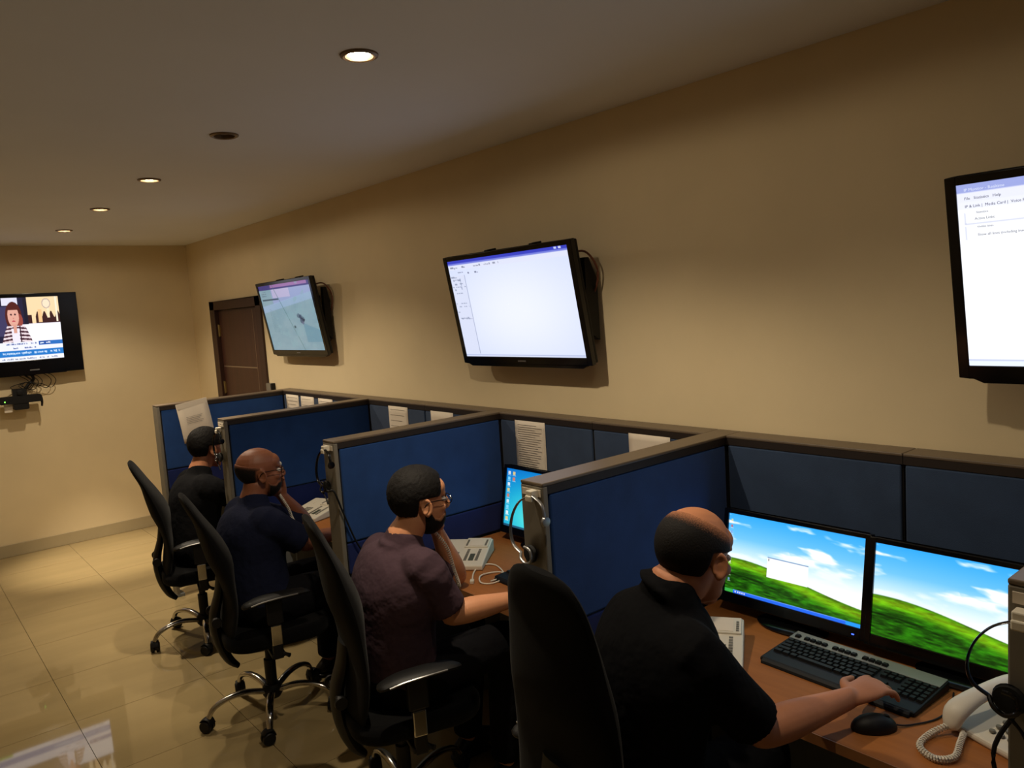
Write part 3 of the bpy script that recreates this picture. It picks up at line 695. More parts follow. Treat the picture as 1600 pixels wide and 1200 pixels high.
# mouse
t = thing('computer_mouse', 'black computer mouse on the desk in front of the keyboard', 'mouse', (-0.632, 0.868, DZ), (0, 0, -0.72))
g = ell((0, 0, 0.004), (0.056, 0.033, 0.034), 24); g = ([(x, y*(1-1.6*x*abs(x)*3), max(z, 0.0)) for x, y, z in g[0]], g[1])
obj('shell', g, 'black_plastic', t, smooth=True)
obj('scroll_wheel', lathe([(0, -0.004), (0.009, -0.004), (0.010, 0), (0.009, 0.004), (0, 0.004)], 14, (0.030, 0, 0.027), 'y'), 'dark_rubber', t, smooth=True)
M_ = Matrix.Rotation(0.72, 4, 'Z')
obj('cable', tube([M_ @ Vector(p) for p in ((0.040, -0.034, 0.008), (0.066, -0.055, 0.004), (0.14, -0.09, 0.003), (0.22, -0.092, 0.003), (0.30, -0.07, 0.003))], 0.0022, n=6, k=6), 'black_plastic', t, smooth=True)

def console_phone(label, loc, rz, handset_on, w=0.225, d=0.265):
    """grey-white office telephone: handset cradle at left, display leaf and key module at right"""
    t = thing('desk_telephone', label, 'telephone', loc, (0, 0, rz), group='white desk telephones')
    def zt(y): return 0.022+0.035*(y+d/2)/d
    obj('body', prism([(-d/2, 0.001), (d/2, 0.001), (d/2, 0.056), (d/2-0.02, 0.060), (-d/2, 0.022)], -w/2, w/2, 'x'), 'phone_white', t, bevel=0.005)
    sl = math.atan2(0.035, d)
    def on(x0, x1, y0, y1, hh, nm, m, bev=0.0, par=None):
        yc_ = (y0+y1)/2; xc_ = (x0+x1)/2
        o = obj(nm, box(-(x1-x0)/2, (x1-x0)/2, -(y1-y0)/2, (y1-y0)/2, -0.004, hh), m, par or t, (xc_, yc_, zt(yc_)), (sl, 0, 0), bevel=bev); return o
    p = on(0.0, w/2-0.006, 0.030, d/2-0.012, 0.010, 'directory_leaf', 'phone_white', 0.003)
    on(0.022, w/2-0.03, 0.038, d/2-0.018, 0.0112, 'paper_insert', 'paper')
    for k in range(5):
        for x in (0.010, w/2-0.018): on(x-0.004, x+0.004, 0.040+k*0.012, 0.047+k*0.012, 0.0125, 'button', 'phone_grey')
    on(0.040, 0.062, -0.085, 0.02, 0.0025, 'display', 'phone_lcd')
    for k in range(8):
        for x in (0.026, 0.076): on(x-0.006, x+0.006, -0.085+k*0.0135, -0.076+k*0.0135, 0.0045, 'button', 'phone_grey')
    for r_ in range(4):
        for c_ in range(3): on(-0.052+c_*0.017-0.006, -0.052+c_*0.017+0.006, -0.075+r_*0.018, -0.063+r_*0.018, 0.0045, 'button', 'phone_grey')
    on(-0.055, -0.01, 0.045, 0.075, 0.003, 'display', 'phone_lcd')
    on(-w/2+0.008, -w/2+0.058, 0.035, 0.09, 0.006, 'cradle', 'phone_white', 0.003); on(-w/2+0.008, -w/2+0.058, -0.1, -0.055, 0.006, 'cradle', 'phone_white', 0.003)
    if handset_on:
        hs = obj('handset', tube([(-w/2+0.033, -0.10, 0.045), (-w/2+0.033, -0.085, 0.062), (-w/2+0.033, 0.0, 0.078), (-w/2+0.033, 0.075, 0.082), (-w/2+0.033, 0.095, 0.07)], [(0.020, 0.012), (0.024, 0.014), (0.019, 0.011), (0.024, 0.014), (0.02, 0.012)], n=14, k=4, ref=(1, 0, 0), cap='round'), 'phone_white', t, smooth=True)
    return t
console_phone('white desk telephone beside the arm of the man in black', (-0.560, 1.420, DZ), -1.0, True)
console_phone('white desk telephone next to the bearded man\'s raised forearm', (-0.535, 2.715, DZ), -0.86, False)
console_phone('white desk telephone in front of the bald man in navy', (-0.60, 4.02, DZ), -1.2, False)
# plain telephone with handset and coiled cord by the right edge
t = thing('desk_telephone', 'cream telephone with handset and coiled cord at the right edge', 'telephone', (-0.435, 0.618, DZ), (0, 0, -pi/2-0.35))
obj('body', prism([(-0.11, 0.001), (0.10, 0.001), (0.10, 0.05), (0.08, 0.055), (-0.11, 0.018)], -0.09, 0.10, 'x'), 'phone_white', t, bevel=0.006)
for r_ in range(4):
    for c_ in range(3): obj('button', lathe([(0, 0), (0.0075, 0), (0.0065, 0.004), (0, 0.0045)], 12, (-0.005+c_*0.023, -0.075+r_*0.022, 0.0275+r_*0.0044)), 'phone_grey', t)
hs = obj('handset', tube([(-0.072, -0.125, 0.030), (-0.07, -0.105, 0.060), (-0.064, -0.02, 0.088), (-0.058, 0.075, 0.090), (-0.055, 0.105, 0.062)], [(0.024, 0.014), (0.029, 0.018), (0.023, 0.014), (0.028, 0.018), (0.024, 0.014)], n=16, k=4, ref=(1, 0, 0), cap='round'), 'phone_white', t, smooth=True)
obj('coiled_cord', helix([(-0.075, -0.130, 0.022), (-0.080, -0.185, 0.010), (-0.055, -0.245, 0.009), (-0.005, -0.255, 0.009), (0.012, -0.215, 0.010), (-0.02, -0.16, 0.010), (-0.045, -0.118, 0.012)], 0.0062, 0.0025, 46), 'phone_white', t, smooth=True)
# loose white cable on the bearded man's desk
t = thing('network_cable', 'loop of white cable with plug on the bearded man\'s desk', 'cable', (-0.585, 2.462, DZ))
pts = [(-0.643, 2.492), (-0.578, 2.566), (-0.508, 2.607), (-0.462, 2.577), (-0.491, 2.485), (-0.546, 2.41), (-0.612, 2.41), (-0.632, 2.452), (-0.58, 2.51), (-0.505, 2.49), (-0.52, 2.43), (-0.60, 2.425)]
obj('cord', tube([(x+0.56, y-2.48, 0.0035+0.0015*(i % 3)) for i, (x, y) in enumerate(pts)], 0.0032, n=7, k=6), 'white_cable', t, smooth=True)
obj('plug', xf(box(-0.022, 0.006, -0.008, 0.008, 0.001, 0.014), Matrix.Translation((-0.088, 0.005, 0)) @ Matrix.Rotation(0.85, 4, 'Z')), 'phone_white', t, bevel=0.002)

# ------------------------------------------------------------------ paper pinned to the panels
def paper_wall(label, yl, z0, lines, x=XJ-0.0015, h=0.297, w=0.211, curl=0.006, marks=None):
    """sheet on the wall-side panels: yl = y of the left (far) edge, z0 = top"""
    t = thing('paper_sheet', label, 'paper', (x, yl-w/2, z0-h), group='paper sheets pinned in the cubicles')
    n = 8; v = []; f = []
    for i in range(n+1):
        for j in range(7):
            s = i/n; q_ = j/6; v.append((-0.001-curl*(1-s)**2*(0.4+0.6*math.sin(q_*3)), w/2-w*q_, h*s))
    for i in range(n):
        for j in range(6): a = i*7+j; f.append((a, a+1, a+8, a+7))
    o = obj('sheet', (v, f), 'paper', t, smooth=True); sd = o.modifiers.new('thickness', 'SOLIDIFY'); sd.thickness = 0.0004
    gs = []; r = random.Random(len(label)+int(yl*100))
    def xo(z): return -0.0022-curl*(1-z/h)**2
    if lines:
        for k in range(lines):
            z = h*0.93-k*h*0.86/lines; gs.append(box(xo(z)-0.0004, xo(z), -w/2+0.02+r.random()*0.05, w/2-0.02, z, z+0.0016))
        obj('printed_lines', gs, 'ink', t)
    if marks:
        gs = [tube([(xo(0.2)-0.0002, w/2-a, b), (xo(0.2)-0.0002, w/2-a-0.006, b+0.006*r.random()), (xo(0.2)-0.0002, w/2-a-0.014, b)], 0.0012, n=5) for a, b in marks]
        obj('handwriting', gs, 'ink_dark', t)
    return t
paper_wall('printed white sheet hanging above the plain blue desktop monitor', 2.810, 1.296, 24)
paper_wall('white sheet with a short handwritten line on the right panel', 2.095, 1.294, 0, h=0.21, marks=[(0.055+0.015*k, 0.14) for k in range(5)])
paper_wall('white sheet with faint stamp, left panel in the bald man\'s cubicle', 3.972, 1.297, 8)
paper_wall('blank white sheet, right panel in the bald man\'s cubicle', 3.526, 1.295, 0)
paper_wall('leftmost of three sheets in the farthest cubicle', 5.424, 1.297, 10)
paper_wall('curled middle sheet of three in the farthest cubicle', 5.176, 1.296, 6, curl=0.02)
paper_wall('rightmost of three sheets in the farthest cubicle', 4.898, 1.294, 8)
t = thing('paper_sheet', 'creased white sheet hanging askew on the farthest divider', 'paper', (-0.775, YP[0]-0.002, 1.327), (0, -0.12, 0))
v = []; f = []
for i in range(9):
    for j in range(6):
        s = i/8; q_ = j/5; v.append((-0.105+0.21*q_, -0.006-0.014*math.sin(s*2.6)*(0.6+0.4*q_), -0.272*s))
for i in range(8):
    for j in range(5): a = i*6+j; f.append((a, a+1, a+7, a+6))
o = obj('sheet', (v, f), 'paper', t, smooth=True); sd = o.modifiers.new('thickness', 'SOLIDIFY'); sd.thickness = 0.0004
obj('folded_top', prism([(-0.105, 0.0), (0.105, 0.004), (0.104, -0.03), (-0.100, -0.036)], -0.010, -0.007, 'y'), 'paper', t)
obj('printed_lines', [box(-0.06, 0.05-0.01*(k % 3), -0.0235, -0.0230, -0.10-0.011*k, -0.098-0.011*k) for k in range(5)], 'ink', t)
# name strips on the divider ends
for i, lb in ((1, 'white name strip on the end of the bald man\'s far divider'), (2, 'white name strip on the divider end left of the bearded man'), (3, 'white name strip on the divider end above the chrome headset'), (4, 'white name strip on the divider end at the right edge')):
    t = thing('name_strip', lb, 'label', (XN-0.0005, YP[i]+T/2, HP-0.030), group='name strips')
    obj('strip', box(-0.002, 0, -0.040, 0.040, -0.010, 0.010), 'paper', t)
    obj('lettering', [box(-0.0024, -0.0019, -0.012+0.007*k, -0.007+0.007*k, -0.002, 0.002) for k in range(3)], 'ink', t)

# ------------------------------------------------------------------ headsets hung on the divider ends
def headset(label, yc_, zc_, x=XN-0.012, s=1.0, flip=1, cable=None, band='silver'):
    t = thing('headset', label, 'headset', (x, yc_, zc_), group='headsets on divider ends')
    def P_(y, z, dx=0.0): return (-0.010+dx, flip*y*s, z*s)
    obj('hook', [box(-0.016, 0.0115, -0.013, 0.013, -0.006, 0.018), box(-0.020, -0.010, -0.013, 0.013, -0.014, 0.004)], 'phone_white', t, bevel=0.003)
    obj('headband', tube([P_(-0.058, -0.052), P_(-0.050, -0.018), P_(-0.02, 0.001), P_(0.0, 0.003), P_(0.05, -0.022), P_(0.085, -0.066), P_(0.100, -0.118), P_(0.090, -0.157), P_(0.058, -0.176)], [(0.006, 0.0022)]*9, n=8, k=5, ref=(1, 0, 0)), band, t, smooth=True)
    e = obj('ear_cushion', [lathe([(0, -0.006), (0.024, -0.004), (0.027, 0.004), (0.02, 0.012), (0, 0.012)], 18, P_(0.024, -0.176, 0.006), 'x')], 'dark_rubber', t, smooth=True)
    obj('ear_yoke', [tube([P_(0.058, -0.176), P_(0.045, -0.190, -0.012), P_(0.022, -0.200, -0.014), P_(0.0, -0.186, -0.012), P_(0.006, -0.158, -0.010), P_(0.03, -0.152, -0.010)], 0.0042, n=8, k=5)], band, t, smooth=True)
    obj('temple_pad', [lathe([(0, -0.008), (0.014, -0.006), (0.016, 0.0), (0.012, 0.006), (0, 0.008)], 14, P_(-0.057, -0.064, 0.002), 'y')], band, t, smooth=True)
    obj('mic_boom', tube([P_(0.02, -0.198, -0.012), P_(-0.004, -0.222, -0.012), P_(-0.02, -0.25, -0.01)], [0.004, 0.003, 0.005], n=8, k=4), 'black_plastic', t, smooth=True)
    if cable: obj('cable', tube([tuple(Vector(p)-Vector((x, yc_, zc_))) for p in cable], 0.004, n=7, k=6), 'black_plastic', t, smooth=True)
    return t
headset('chrome-band headset hung from a white hook on the divider end', 1.664, 1.288, flip=1)
headset('headset with black ear cushion hung at the right picture edge', 0.432, 1.262, s=0.82, band='black_gloss', cable=[(-1.02, 0.44, 1.10), (-1.03, 0.47, 1.02), (-1.02, 0.45, 0.9), (-1.02, 0.42, 0.7)])
headset('black headset with trailing cable on the divider left of the bearded man', 2.972, 1.288, s=0.9, band='black_gloss', cable=[(-1.02, 2.99, 1.12), (-1.03, 2.94, 1.12), (-1.022, 2.907, 1.12), (-0.990, 2.910, 1.03), (-0.945, 2.910, 0.90), (-0.895, 2.912, 0.79), (-0.86, 2.912, 0.60)])
headset('small black headset on the divider end right of the farthest man', 4.262, 1.262, s=0.85, band='black_gloss')

# ================================================================== OFFICE CHAIRS
def sst_(a, b, x):
    t_ = min(1, max(0, (x-a)/(b-a))); return t_*t_*(3-2*t_)
def office_chair(label, x, y, rz, dz=0.0, base_rot=0.3, arms=True, rec=1.0, bdz=0.0):
    t = thing('office_chair', label, 'chair', (x, y, 0), (0, 0, rz), group='black office chairs')
    b = obj('base_hub', lathe([(0, 0.075), (0.036, 0.075), (0.045, 0.09), (0.045, 0.125), (0.034, 0.14), (0, 0.14)], 20), 'black_plastic', t, smooth=True)
    for k in range(5):
        a = base_rot-rz+2*pi*k/5; R_ = Matrix.Rotation(a, 4, 'Z')
        obj('leg', xf(tube([(0.03, 0, 0.108), (0.12, 0, 0.132), (0.20, 0, 0.130), (0.265, 0, 0.105), (0.292, 0, 0.066)], [(0.013, 0.019), (0.013, 0.018), (0.012, 0.017), (0.012, 0.016), (0.011, 0.014)], n=12, k=4, ref=(0, 0, 1)), R_), 'chrome', t, smooth=True)
        ca = 0.9*k+0.6; Rc = Matrix.Translation(R_ @ Vector((0.292, 0, 0))) @ Matrix.Rotation(ca, 4, 'Z')
        c = obj('caster', [xf(lathe([(0, -0.024), (0.024, -0.024), (0.028, -0.02), (0.028, -0.006), (0.02, -0.004), (0.02, 0.004), (0.028, 0.006), (0.028, 0.02), (0.024, 0.024), (0, 0.024)], 20, (0.012, 0, 0.0285), 'y'), Rc), xf(tube([(0, 0, 0.03), (0, 0, 0.07)], 0.007), Rc), xf(tube([(-0.018, 0, 0.038), (-0.006, 0, 0.062), (0.018, 0, 0.064), (0.036, 0, 0.05)], [(0.005, 0.021)]*4, n=10, k=3, ref=(0, 0, 1)), Rc)], 'black_plastic', t, smooth=True)
    obj('gas_column', lathe([(0, 0.13), (0.026, 0.13), (0.027, 0.26), (0.018, 0.262), (0.018, 0.36+dz), (0, 0.36+dz)], 16), 'black_plastic', t, smooth=True)
    me_ = obj('tilt_mechanism', [box(-0.13, 0.11, -0.075, 0.075, 0.345+dz, 0.39+dz), box(-0.2, -0.11, -0.035, 0.035, 0.35+dz, 0.385+dz)], 'black_plastic', t, bevel=0.01)
    obj('height_lever', tube([(0.03, -0.07, 0.365+dz), (0.03, -0.20, 0.36+dz), (0.05, -0.245, 0.355+dz)], [0.006, 0.006, 0.010], n=8, k=3), 'black_plastic', t, smooth=True)
    st = obj('seat', prism(rrect(0.47, 0.48, 0.12, 8, 0.03, 0), 0.395+dz, 0.465+dz, 'z'), 'black_fabric', t, smooth=True, bevel=0.026)
    st.modifiers['bevel'].segments = 4
    prof = [(-0.180, 0.415, 0.150, 0.018), (-0.163, 0.50, 0.200, 0.026), (-0.150, 0.60, 0.215, 0.026), (-0.158, 0.70, 0.212, 0.034), (-0.174, 0.79, 0.205, 0.052), (-0.204, 0.88, 0.190, 0.044), (-0.240, 0.97, 0.175, 0.026), (-0.275, 1.04, 0.152, 0.021), (-0.296, 1.082, 0.115, 0.016), (-0.304, 1.098, 0.065, 0.010)]
    prof = [(-0.15+(p_[0]+0.15)*(rec if p_[1] > 0.6 else 1.0), p_[1]+bdz*sst_(0.45, 0.85, p_[1]))+p_[2:] for p_ in prof]
    obj('backrest', tube([(px, 0, pz+dz) for px, pz, _, _ in prof], [(hw, th) for _, _, hw, th in prof], n=28, k=3, ref=(0, 1, 0)), 'black_fabric', t, smooth=True)
    obj('back_frame', tube([(-0.180, 0, 0.70+dz), (-0.192, 0, 0.62+dz), (-0.215, 0, 0.54+dz), (-0.220, 0, 0.47+dz), (-0.205, 0, 0.38+dz), (-0.175, 0, 0.305+dz), (-0.140, 0, 0.265+dz)], [(0.055, 0.016), (0.06, 0.018), (0.06, 0.022), (0.055, 0.024), (0.045, 0.024), (0.035, 0.02), (0.022, 0.012)], n=14, k=4, ref=(0, 1, 0)), 'black_plastic', t, smooth=True)
    obj('lumbar_knob', lathe([(0, -0.10), (0.022, -0.10), (0.024, -0.085), (0.012, -0.08), (0.012, 0.08), (0.024, 0.085), (0.022, 0.10), (0, 0.10)], 14, (-0.222, 0, 0.52+dz), 'y'), 'black_plastic', t, smooth=True)
    if arms:
        for s in (-1, 1):
            a = obj('armrest', [tube([(-0.115, s*0.268, 0.628+dz), (-0.06, s*0.268, 0.640+dz), (0.03, s*0.270, 0.645+dz), (0.115, s*0.262, 0.640+dz), (0.145, s*0.255, 0.632+dz)], [(0.012, 0.030), (0.014, 0.040), (0.014, 0.042), (0.013, 0.036), (0.010, 0.026)], n=14, k=4, ref=(0, 0, 1), cap='round')], 'black_plastic', t, smooth=True)
            obj('arm_post', [box(-0.035, 0.035, s*0.262-0.016, s*0.262+0.016, 0.52+dz, 0.635+dz), box(-0.022, 0.022, s*0.262-0.011, s*0.262+0.011, 0.36+dz, 0.53+dz), box(-0.03, 0.03, min(s*0.05, s*0.272), max(s*0.05, s*0.272), 0.366+dz, 0.386+dz)], 'black_plastic', a, bevel=0.005)
            obj('chrome_sleeve', box(-0.0235, 0.0235, s*0.262-0.0125, s*0.262+0.0125, 0.425+dz, 0.515+dz), 'chrome', a, bevel=0.004)
            obj('pad_trim', tube([(-0.10, s*0.306, 0.632+dz), (-0.05, s*0.310, 0.642+dz), (0.03, s*0.312, 0.647+dz), (0.10, s*0.300, 0.643+dz)], 0.0035, n=6, k=4), 'silver', a, smooth=True)
    return t
CH = [office_chair('black office chair of the farthest man, seen in profile near the back wall', -1.075, 4.655, -0.24, dz=0.0, base_rot=1.92),
      office_chair('black office chair of the bald man in navy, whole chrome base visible', -1.145, 3.49, -0.20, dz=0.0, base_rot=0.50),
      office_chair('black office chair of the bearded man in plum shirt', -1.085, 2.405, -0.27, dz=0.0, bdz=0.06, base_rot=0.2, rec=0.75),
      office_chair('black office chair with rounded back nearest the camera', -1.10, 1.30, -0.12, dz=0.05, bdz=0.075, base_rot=0.9, rec=0.3)]

# ================================================================== PEOPLE
def remesh(name, geoms, voxel, smooth=3):
    me = mesh_of(name+'_raw', geoms)
    o = bpy.data.objects.new(name+'_raw', me); COL.objects.link(o)
    r = o.modifiers.new('r', 'REMESH'); r.mode = 'VOXEL'; r.voxel_size = voxel; r.use_smooth_shade = True
    s = o.modifiers.new('s', 'SMOOTH'); s.factor = 0.5; s.iterations = smooth
    dg = bpy.context.evaluated_depsgraph_get(); out = bpy.data.meshes.new_from_object(o.evaluated_get(dg)); out.name = name
    bpy.data.objects.remove(o); bpy.data.meshes.remove(me)
    for p in out.polygons: p.use_smooth = True
    return out
def hand(Wp, d, n, side, curl=(0.35, 0.5, 0.35), spread=0.10, thumb=0.5):
    Wp = Vector(Wp); d = Vector(d).normalized(); n = Vector(n); n = (n-d*n.dot(d)).normalized()
    s = d.cross(n) if side == 'R' else n.cross(d)
    g = [tube([Wp-d*0.012, Wp+d*0.03, Wp+d*0.07, Wp+d*0.092], [(0.024, 0.019), (0.036, 0.0165), (0.042, 0.0145), (0.040, 0.011)], n=16, k=3, ref=s, cap='round')]
    for off, ln, sp in ((0.0325, 0.074, 0.9), (0.0110, 0.083, 0.25), (-0.0108, 0.077, -0.35), (-0.0315, 0.060, -1.1)):
        dd = (d+s*spread*sp).normalized(); p = Wp+d*0.086+s*off; pts = [p-dd*0.02, p]; ang = 0
        ax = dd.cross(n)
        for k, fr in enumerate((0.45, 0.31, 0.24)):
            ang += curl[k]; dk = dd*math.cos(ang)+n*math.sin(ang); p = p+dk*ln*fr; pts.append(p)
        g.append(tube(pts, [0.0092, 0.0092, 0.0085, 0.0078, 0.0068], n=10, k=3, cap='round'))
    p = Wp+d*0.022+s*0.026; d1 = (s*0.75+d*0.65+n*0.25*thumb).normalized(); d2 = (s*0.25+d*0.9+n*0.5*thumb).normalized()
    g.append(tube([p-s*0.012, p, p+d1*0.040, p+d1*0.040+d2*0.030, p+d1*0.040+d2*0.052], [0.013, 0.0135, 0.0112, 0.0100, 0.0078], n=10, k=3, cap='round'))
    return g
def head_geoms(M, f=1.0):
    def E(c, r): return xf(ell(c, r, 24), M)
    g = [E((-0.012, 0, 0.035), (0.098*f, 0.076*f, 0.083)), E((0.030, 0, -0.030), (0.060, 0.061, 0.083)), E((0.055, 0, 0.045), (0.040, 0.058, 0.040)),
         E((0.066, 0, -0.098), (0.026, 0.026, 0.020)), E((0.074, 0, 0.026), (0.020, 0.050, 0.011)), E((0.040, 0, -0.075), (0.050, 0.050, 0.035)),
         E((0.083, 0, -0.060), (0.014, 0.024, 0.010)), E((0.081, 0, -0.074), (0.013, 0.020, 0.008)),
         xf(tube([(0.084, 0, 0.022), (0.098, 0, 0.0), (0.108, 0, -0.022), (0.100, 0, -0.034)], [(0.010, 0.008), (0.011, 0.009), (0.013, 0.013), (0.008, 0.012)], n=12, k=3, ref=(1, 0, 0), cap='round'), M)]
    for s in (-1, 1):
        g.append(E((0.060, s*0.036, -0.022), (0.026, 0.022, 0.020)))
        g.append(E((0.098, s*0.011, -0.030), (0.010, 0.008, 0.007)))
        Me = M @ Matrix.Translation((-0.008, s*0.081, -0.006)) @ Matrix.Rotation(s*0.45, 4, 'Z') @ Matrix.Rotation(-0.15, 4, 'Y')
        g.append(xf(ring_lathe([(0.013, 0.004), (0.018, 0.006), (0.021, 0.0), (0.018, -0.006), (0.013, -0.004)], 20, (0, 0, 0), 'y'), Me @ Matrix.Diagonal((1.05, 1.1, 1.6, 1))))
        g.append(xf(ell((0.0, -s*0.004, 0.0), (0.016, 0.006, 0.024), 14), Me))
        g.append(xf(ell((-0.002, 0, -0.026), (0.010, 0.006, 0.010), 12), Me))
    return g
def shell(M, c, r, off, n=120):
    """closed surface hugging an ellipsoid; off(p) is the local thickness (negative hides it under the skin)"""
    v, f = ell((0, 0, 0), (1, 1, 1), n); out = []; cov = []
    for x, y, z in v:
        p = Vector((c[0]+r[0]*x, c[1]+r[1]*y, c[2]+r[2]*z)); nn = Vector((x/r[0], y/r[1], z/r[2])).normalized()
        m_, o_ = off(p); cov.append(m_)
        out.append(tuple(M @ (p+nn*o_)))
    me = bpy.data.meshes.new('hair'); me.from_pydata(out, [], f); me.update()
    at = me.attributes.new('cover', 'FLOAT', 'POINT'); at.data.foreach_set('value', cov)
    for q_ in me.polygons: q_.use_smooth = True
    return me
def sst(a, b, x):
    t_ = min(1, max(0, (x-a)/(b-a))); return t_*t_*(3-2*t_)
def person(label, hip, neck, head, hpitch, hyaw, armR, armL, skin, shirt, hair, voxel=0.0045, long_sleeve=False, knee_dx=0.43, foot_dx=0.02, beard=None, glasses=False, bulk=1.0, sleeve=0.86, twist=0.0):
    hip = Vector(hip); neck = Vector(neck); head = Vector(head)
    t = thing('person', label, 'person', (hip.x, hip.y, 0))
    O = Matrix.Translation((-hip.x, -hip.y, 0))
    M = Matrix.Translation(head) @ Matrix.Rotation(hyaw, 4, 'Z') @ Matrix.Rotation(hpitch, 4, 'Y')
    Y_ = Vector((0, 1, 0)); YS = Vector((-math.sin(twist), math.cos(twist), 0)); spine = neck-hip; L = spine.length; sd = spine.normalized(); bk = sd.cross(Y_)   # bk points forward (+x-ish)
    if bk.x < 0: bk = -bk
    def S(s, fwd=0.0): return hip+spine*s+bk*fwd
    def torso(e):
        b = bulk
        return tube([S(-0.10, 0.02), S(0.02, 0.01), S(0.22, -0.01), S(0.45, -0.018), S(0.68, -0.012), S(0.84, -0.004), S(0.92, 0.0), S(0.965, 0.002)],
                    [(0.135*b+e, 0.105*b+e), (0.172*b+e, 0.130*b+e), (0.165*b+e, 0.128*b+e), (0.165*b+e, 0.125*b+e), (0.185*b+e, 0.128*b+e), (0.168*b+e, 0.108*b+e), (0.108*b+e, 0.086+e), (0.074+e*0.6, 0.066+e*0.6)], n=28, k=4, ref=YS, cap='round')
    def collar(c, ax):
        a, b_ = frame_for(ax, YS); return tube([c+a*0.067*math.cos(q_)+b_*0.069*math.sin(q_) for q_ in [2*pi*i_/24 for i_ in range(25)]], 0.0105, n=8)
    sh = {}
    for k, s in (('R', -1), ('L', 1)): sh[k] = S(0.835, 0.0)+YS*s*0.152*bulk
    if 'shR' in armR: sh['R'] += Vector(armR['shR'])
    if 'shR' in armL: sh['L'] += Vector(armL['shR'])
    skb = M @ Vector((-0.022, 0, -0.055)); nb = neck-sd*0.07; nd = (skb-neck).normalized()
    g = head_geoms(M)+[torso(0), tube([nb, neck, neck.lerp(skb, 0.55), skb, skb+nd*0.03], [0.068, 0.063, 0.058, 0.058, 0.05], n=20, k=4, cap='round')]
    cl = [torso(0.016), tube([nb-sd*0.03, neck-nd*0.012], [(0.088, 0.084), (0.071, 0.071)], n=24, ref=YS), collar(neck-nd*0.010, (nd*0.75+Vector((-0.30, 0, 0.2))).normalized())]
    for k, A in (('R', armR), ('L', armL)):
        e, w_ = Vector(A['elbow']), Vector(A['wrist']); s_ = sh[k]
        inn = YS*(-0.09 if k == 'L' else 0.09)+Vector((0, 0, -0.01))
        g.append(tube([s_+inn, s_, s_.lerp(e, 0.5), e], [0.060, 0.060*bulk, 0.050*bulk, 0.041], n=18, k=4, cap='round'))
        g.append(tube([e.lerp(s_, 0.08), e, e.lerp(w_, 0.3), e.lerp(w_, 0.75), w_], [0.041, 0.041, 0.044, 0.032, (0.027, 0.023)], n=18, k=4, cap='round'))
        g += hand(w_, A['d'], A['n'], k, A.get('curl', (0.35, 0.5, 0.35)), A.get('spread', 0.10), A.get('thumb', 0.5))
        if long_sleeve:
            cl.append(tube([s_+inn, s_, s_.lerp(e, 0.5), e], [0.078, 0.080, 0.068, 0.060], n=18, k=4, cap='round')); cl.append(tube([e, e.lerp(w_, 0.3), e.lerp(w_, 0.9)], [0.060, 0.056, 0.042], n=18, k=3))
        else:
            end = s_.lerp(e, sleeve)
            cl.append(tube([s_+inn, s_+Vector((0, 0, 0.004)), s_.lerp(e, 0.45), end], [0.072, 0.073*bulk, 0.067*bulk, 0.066*bulk], n=20, k=4))
    tr = [tube([S(-0.14, 0.02), S(0.02, 0.0), S(0.14, 0.0)], [(0.15*bulk, 0.12*bulk), (0.186*bulk, 0.145*bulk), (0.170*bulk, 0.135*bulk)], n=24, k=3, ref=(0, 1, 0), cap='round')]
    shoes = []
    for s in (-1, 1):
        h_ = hip+Vector((0.0, s*0.092, -0.01)); k_ = hip+Vector((knee_dx, s*0.125, 0.015)); a_ = Vector((k_.x+foot_dx-0.06, k_.y, 0.085))
        g.append(tube([h_, h_.lerp(k_, 0.5), k_], [0.085, 0.072, 0.055], n=18, k=4, cap='round')); g.append(tube([k_, k_.lerp(a_, 0.3), a_], [0.053, 0.055, 0.036], n=16, k=4, cap='round'))
        g.append(tube([a_, a_+Vector((0.03, 0, -0.035)), a_+Vector((0.13, 0, -0.055))], [0.036, 0.034, 0.022], n=14, k=3, cap='round'))
        tr.append(tube([h_, h_.lerp(k_, 0.5), k_], [0.105*bulk, 0.092*bulk, 0.074], n=20, k=4, cap='round')); tr.append(tube([k_, k_.lerp(a_, 0.3), a_+Vector((0, 0, 0.01))], [0.073, 0.072, 0.058], n=20, k=4))
        shoes.append([tube([a_+Vector((-0.045, 0, -0.048)), a_+Vector((0.02, 0, -0.03)), a_+Vector((0.10, 0, -0.045)), a_+Vector((0.185, 0, -0.055))], [(0.034, 0.034), (0.055, 0.042), (0.040, 0.047), (0.024, 0.034)], n=16, k=4, ref=(0, 0, 1), cap='round'), tube([a_+Vector((-0.06, 0, -0.072)), a_+Vector((0.06, 0, -0.072)), a_+Vector((0.21, 0, -0.072))], [(0.0125, 0.036), (0.0125, 0.048), (0.0125, 0.036)], n=14, k=3, ref=(0, 0, 1), cap='round')])
    body = link('body', remesh('body', [xf(q_, O) for q_ in g], voxel, 3), skin, t)
    link('shirt', remesh('shirt', [xf(q_, O) for q_ in cl], 0.0075, 3), shirt, t)
    link('trousers', remesh('trousers', [xf(q_, O) for q_ in tr], 0.011, 3), 'trouser', t)
    for sh_ in shoes: obj('shoe', [xf(q_, O) for q_ in sh_], 'shoe', t, smooth=True)
    M2 = O @ M
    for s in (-1, 1):
        e_ = obj('eye', xf(ell((0.0795, s*0.031, 0.004), (0.011, 0.013, 0.009), 14), M2), 'eye_white', body, smooth=True)
    def ear(p): return 1-sst(0.045, 0.030, abs(p.x-0.004))*sst(0.030, 0.018, p.z)
    rr_ = random.Random(4)
    def nz(p): return rr_.uniform(-1, 1)
    hc, hr = (-0.013, 0, 0.030), (0.099, 0.078, 0.090)
